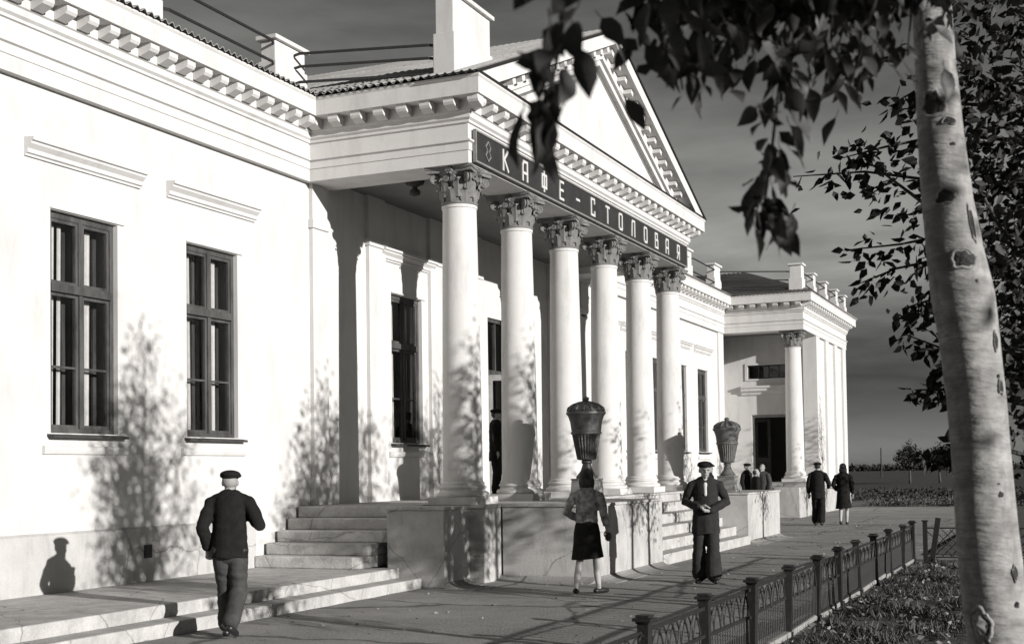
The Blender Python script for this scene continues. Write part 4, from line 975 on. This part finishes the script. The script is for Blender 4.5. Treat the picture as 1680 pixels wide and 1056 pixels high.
# branch scars: az measured from the camera-facing side towards the right
cb = math.atan2(-5.3, .35)
def scar(z, az, w_, h_, knob=0.0):
    """sunken dark scar with a torn outline, and a raised lip of bark round it"""
    from mathutils import noise
    n1, n2 = 8, 26
    def ring_mesh(r0, r1, prof, m, nm):
        vs = []; fs = []
        for i in range(n1 + 1):
            rr = r0 + (r1 - r0) * i / n1
            for k in range(n2):
                t = 2 * math.pi * k / n2; w = 1 + .38 * noise.noise(Vector((math.cos(t) * 1.6 + z * 9, math.sin(t) * 1.6, az * 5))) + .16 * noise.noise(Vector((math.cos(t) * 5, math.sin(t) * 5, z * 7)))
                dz = max(-.12, min(.12, rr * h_ * w * math.sin(t) - .25 * w_ * abs(math.cos(t)) * rr)); cc, RR = trunk_at(z + dz); a = cb + az + rr * w_ * w * math.cos(t) / RR
                rad = RR * 1.02 + prof(i / n1); vs.append((cc.x - O1.x + rad * math.cos(a), cc.y - O1.y + rad * math.sin(a), cc.z))
        for i in range(n1):
            for k in range(n2): j = (k + 1) % n2; fs.append((i * n2 + k, i * n2 + j, (i + 1) * n2 + j, (i + 1) * n2 + k))
        MB().add(vs, fs).build(nm, m, trunk, smooth=True)
    ring_mesh(0.0, 1.0, lambda u: .004 + knob * .09 * (1 - u) - .002 * u, SCAR if knob < .12 else BARK, 'branch_scar')
    if max(w_, h_) > .015: ring_mesh(.95, 1.55, lambda u: .010 * math.sin(math.pi * u) - .008 * u, BARK, 'bark_lip')
for (z, az, w_, h_, kb_) in ((2.42, .22, .034, .032, .06), (3.02, -.25, .035, .04, .05), (2.66, -.1, .03, .022, .05), (2.95, .35, .022, .012, .03), (2.55, .75, .008, .05, .02), (2.10, .85, .008, .03, .02), (1.93, .9, .009, .022, .02), (1.97, .85, .006, .008, .02), (1.52, .55, .011, .012, .02), (1.56, .5, .007, .004, .01), (1.22, .75, .009, .022, .02), (1.10, .7, .008, .012, .02), (2.33, .45, .008, .008, .02), (1.02, -.55, .035, .05, .18), (1.02, -.35, .018, .045, .05), (2.86, .45, .010, .006, .02)): scar(z, az, w_, h_, kb_)

# near leaves that can be picked apart: each one an object on its branch
def near_leaf(seed):
    r = random.Random(seed); st = [0, .08, .2, .36, .52, .68, .82, .93, 1.0]; wd = [.012, .09, .20, .26, .25, .19, .11, .045, .0]; vs = []; fs = []
    for i, (a, b_) in enumerate(zip(st, wd)):
        zc = -.16 * a * a + .02 * math.sin(a * 9 + seed); wv = b_ * r.uniform(.92, 1.06)
        vs += [(-wv, a, zc + wv * .30 + r.uniform(-.012, .012)), (0, a, zc), (wv, a, zc + wv * .30 + r.uniform(-.012, .012))]
    for i in range(len(st) - 1): fs += [(3 * i, 3 * i + 1, 3 * i + 4, 3 * i + 3), (3 * i + 1, 3 * i + 2, 3 * i + 5, 3 * i + 4)]
    mb = MB().add(vs, fs); mb.tube([(0, -.28, .05), (0, -.1, .01), (0, .02, 0)], .012, 4, False)
    return mb
LM = [near_leaf(s) for s in range(4)]; LP = [None] * 4
limb = [(10.63, 5.19, 3.5), (10.60, 4.5, 3.52), (10.55, 3.7, 3.3), (10.47, 3.28, 3.06), (10.42, 2.75, 2.84), (10.38, 2.2, 2.62), (10.39, 1.85, 2.45)]
lmb = MB().tube([Vector(p) - O1 for p in limb], [.045, .036, .028, .02, .014, .009, .005], 8).build('limb', BARKD, T1, smooth=True)
strands = dict(
 near=([(10.39, 1.85, 2.45), (10.40, 1.8, 2.29), (10.38, 1.8, 2.20), (10.36, 1.79, 2.17)], 17, .088, .02),
 s4=([(10.38, 2.3, 2.66), (10.36, 2.37, 2.57), (10.37, 2.38, 2.5), (10.39, 2.39, 2.44)], 24, .074, .05),
 m1=([(10.42, 2.6, 2.78), (10.40, 2.49, 2.62), (10.38, 2.49, 2.51), (10.39, 2.5, 2.40)], 44, .072, .05),
 m2=([(10.46, 2.8, 2.88), (10.45, 2.68, 2.67), (10.45, 2.63, 2.56), (10.46, 2.64, 2.49)], 36, .072, .06),
 st=([(10.52, 3.0, 2.95), (10.55, 2.78, 2.63), (10.54, 2.73, 2.46), (10.53, 2.67, 2.28), (10.515, 2.67, 2.19), (10.525, 2.68, 2.13)], 62, .070, .026),
 s2=([(10.56, 3.4, 3.05), (10.61, 3.02, 2.72), (10.60, 3.02, 2.60), (10.59, 3.02, 2.50)], 32, .072, .05),
 s3=([(10.58, 3.6, 3.15), (10.68, 3.16, 2.76), (10.64, 3.15, 2.64), (10.62, 3.14, 2.55)], 30, .072, .05),
 s5=([(10.6, 3.9, 3.3), (10.72, 3.5, 2.98), (10.74, 3.45, 2.82), (10.73, 3.42, 2.70)], 30, .075, .07),
 s6=([(10.44, 2.7, 2.82), (10.50, 2.72, 2.70), (10.51, 2.71, 2.62), (10.5, 2.7, 2.56)], 24, .072, .05),
)
rl = random.Random(12)
for nm, (pts, n, ls, sp) in strands.items():
    pv = [Vector(p) for p in pts]; tw = MB().tube([p - O1 for p in pv], [.006] + [.0035] * (len(pv) - 2) + [.002], 5).build('twig', BARKD, T1)
    for k in range(n):
        u = (k + .5) / n * (len(pv) - 1); u = max(u, .45 + .1 * rl.random()) if nm != 'near' else u; i = min(int(u), len(pv) - 2); c = pv[i].lerp(pv[i + 1], u - i) - O1
        c = c + Vector((rl.gauss(0, sp), rl.gauss(0, sp), rl.gauss(0, sp * .5)))
        out_ = Vector((rl.uniform(-1, 1), rl.uniform(-.8, .8), rl.uniform(-1.5, -.15))).normalized()
        q = out_.to_track_quat('Y', 'Z') @ Matrix.Rotation(rl.uniform(-1.4, 1.4), 4, 'Y').to_quaternion(); v = k % 4; s = ls * rl.uniform(.8, 1.2)
        if LP[v] is None: LP[v] = o = LM[v].build('leaf', LEAF, tw, smooth=True); o.location = c
        else: o = inst(LP[v], 'leaf', c, tw)
        o.rotation_euler = q.to_euler(); o.scale = (s, s, s)
# smaller leaves filling the same twigs
r_ = np.random.RandomState(19); PP = []; DD = []; SS = []
for nm, (pts, n, ls, sp) in strands.items():
    pv = [np.array(p) for p in pts]
    for k in range(int(n * .9)):
        u = r_.uniform(.5, len(pv) - 1.0); i = min(int(u), len(pv) - 2); c = pv[i] + (pv[i + 1] - pv[i]) * (u - i) + r_.normal(size=3) * sp * .7
        PP.append(c - np.array(O1)); DD.append(r_.normal(size=3) * .7 + np.array([0, 0, -.7])); SS.append(ls * r_.uniform(.35, .75))
V, F = leaf_quads(np.array(PP), np.array(DD), np.array(SS), 6); leaf_mesh('small_foliage', V, F, LEAF, T1)
# crown above the frame, dense dark leaves
blobs = [((10.44, 2.6, 2.70), (.15, .2, .09), 160), ((10.5, 2.8, 2.72), (.16, .2, .1), 180), ((10.65, 3.12, 2.84), (.2, .2, .13), 260), ((10.76, 3.5, 3.02), (.2, .25, .14), 260), ((10.50, 3.35, 3.10), (.34, .42, .22), 500), ((10.55, 4.0, 3.40), (.36, .5, .24), 500), ((10.45, 2.85, 2.98), (.22, .3, .18), 350), ((10.4, 2.3, 2.82), (.2, .25, .12), 200), ((10.3, 4.7, 3.95), (.5, .5, .4), 700),
         ((10.9, 5.6, 4.5), (1.3, 1.2, .9), 3000), ((10.7, 5.2, 5.7), (1.4, 1.4, 1.2), 3500), ((11.4, 4.4, 4.0), (.7, .8, .7), 1200), ((11.7, 3.4, 3.6), (.7, .8, .7), 1200)]
r_ = np.random.RandomState(9); PP = []; DD = []; SS = []
for c, rad, n in blobs:
    d = r_.normal(size=(n, 3)); d /= np.linalg.norm(d, axis=1, keepdims=True); rr = r_.uniform(size=(n, 1)) ** .45
    PP.append(np.array(c) + d * rr * np.array(rad) - np.array(O1)); DD.append(r_.normal(size=(n, 3)) * .6 + np.array([0, 0, -.7])); SS.append(.078 * r_.uniform(.6, 1.2, size=n))
V, F = leaf_quads(np.concatenate(PP), np.concatenate(DD), np.concatenate(SS), 8); leaf_mesh('crown', V, F, LEAF, T1)
lb_ = MB()
for (q, p) in (((10.58, 5.2, 4.2), (11.4, 4.4, 4.3)), ((10.6, 5.2, 3.9), (11.7, 3.5, 3.9)), ((10.6, 5.2, 4.6), (10.2, 6.2, 5.4)), ((10.6, 5.2, 5.0), (11.3, 5.8, 6.0)), ((10.6, 5.2, 5.2), (9.9, 4.6, 6.0))):
    a, b_ = Vector(q), Vector(p); lb_.tube([a - O1, a.lerp(b_, .5) + Vector((0, 0, .12)) - O1, b_ - O1], [.04, .028, .012], 6)
lb_.build('limb', BARKD, T1, smooth=True)

# ------------------------------------------------------------------ grass, litter and the far field
r_ = np.random.RandomState(31); n = 42000
gx = 8.66 + r_.uniform(size=n) * 3.6; gy = 5.5 + r_.uniform(size=n) ** 1.3 * 16.5
cl = np.sin(gx * 4.1 + 1) * np.sin(gy * 2.7) + np.sin(gx * 9 + gy * 5) * .6 + r_.normal(size=n) * .35; keep = cl > .1
P = np.stack([gx, gy, np.full(n, .02)], 1)[keep]; D_ = r_.normal(size=P.shape) * np.array([.6, .6, .2]) + np.array([0, 0, .8])
V, F = leaf_quads(P, D_, .06 * r_.uniform(.4, 2.0, size=len(P)) + .02, 3, .22)
P2 = np.stack([8.66 + r_.uniform(size=1600) * 3.6, 5.5 + r_.uniform(size=1600) ** 1.3 * 16.5, .05 + r_.uniform(size=1600) * .03], 1); D2 = r_.normal(size=P2.shape) * np.array([1, 1, .25])
V2, F2 = leaf_quads(P2, D2, .07 * r_.uniform(.6, 1.2, size=1600), 4)
lo = leaf_mesh('fallen_leaves', V2, F2, LITTER, None); tag(lo, 'pale dry leaves scattered over the garden bed', 'fallen leaves')
P3 = np.stack([2.7 + r_.uniform(size=700) ** .8 * 5.7, 7 + r_.uniform(size=700) * 34, np.full(700, .008)], 1); D3 = r_.normal(size=P3.shape) * np.array([1, 1, .12])
V3, F3 = leaf_quads(P3, D3, .05 * r_.uniform(.4, 1.2, size=700), 14); lo = leaf_mesh('fallen_leaves', V3, F3, LITTER, None); tag(lo, 'small dry leaves scattered over the pavement', 'fallen leaves')
g = leaf_mesh('grass', V, F, GRASS, None); tag(g, 'short patchy grass and fallen leaves in the garden bed behind the fence', 'grass')
def shrub_mass(name, label, x0, x1, y0, y1, h, n, ls, m, seed):
    r = np.random.RandomState(seed); P = np.stack([r.uniform(x0, x1, n), r.uniform(y0, y1, n), np.zeros(n)], 1)
    hh = h * (.55 + .45 * np.sin(P[:, 0] * 2.1 / max(h, .3) * .5 + seed) * np.sin(P[:, 1] * 1.7 / max(h, .3) * .5)); P[:, 2] = r.uniform(size=n) ** .6 * np.maximum(hh, .1 * h)
    V, F = leaf_quads(P, r.normal(size=P.shape) + np.array([0, 0, .3]), ls * r.uniform(.6, 1.3, size=n), seed)
    o = leaf_mesh(name, V, F, m, None); tag(o, label, 'shrubs'); return o
shrub_mass('flower_bed', 'low dark flower bed beyond the couple, right of the far wing', 3.3, 11.5, 52.8, 57.4, .34, 7000, .10, GRASS, 4)
shrub_mass('weeds', 'rough low weeds on the dark ground beyond the flower bed', -10, 14, 62, 83, .32, 7000, .16, SHRUB, 7)
shrub_mass('far_wood', 'dark line of distant woods along the horizon', -260, 160, 420, 450, 1.6, 16000, 1.4, SHRUB, 9)
for i, (x, y) in enumerate(((-2.6, 120.0), (-0.4, 124.0), (1.6, 121.0))):
    sapling((x, y, 0), 3.4 - .2 * i, 1.0, 1.7, 80 + i, ['leftmost of the small round trees on the horizon by the near trunk', 'middle one of the small round trees on the horizon', 'rightmost of the small round trees on the horizon'][i], nb=16, per=90, ls=.24, group='small trees on the horizon', upright=.35, tr=.12, name='field_tree')
for i, (x, y, h) in enumerate(((-14.5, 190, 4.2), (-6.8, 205, 4.6), (-3.8, 230, 3.4))):
    p = MB().tube([(0, 0, 0), (0, 0, h)], [.12, .08], 8).build('utility_pole', WOODP, loc=(x, y, 0)); tag(p, ['distant thin pole standing left on the horizon', 'tallest thin pole on the horizon, left of small trees', 'shortest thin pole on the horizon beside small trees'][i], 'pole', 'poles on the horizon')
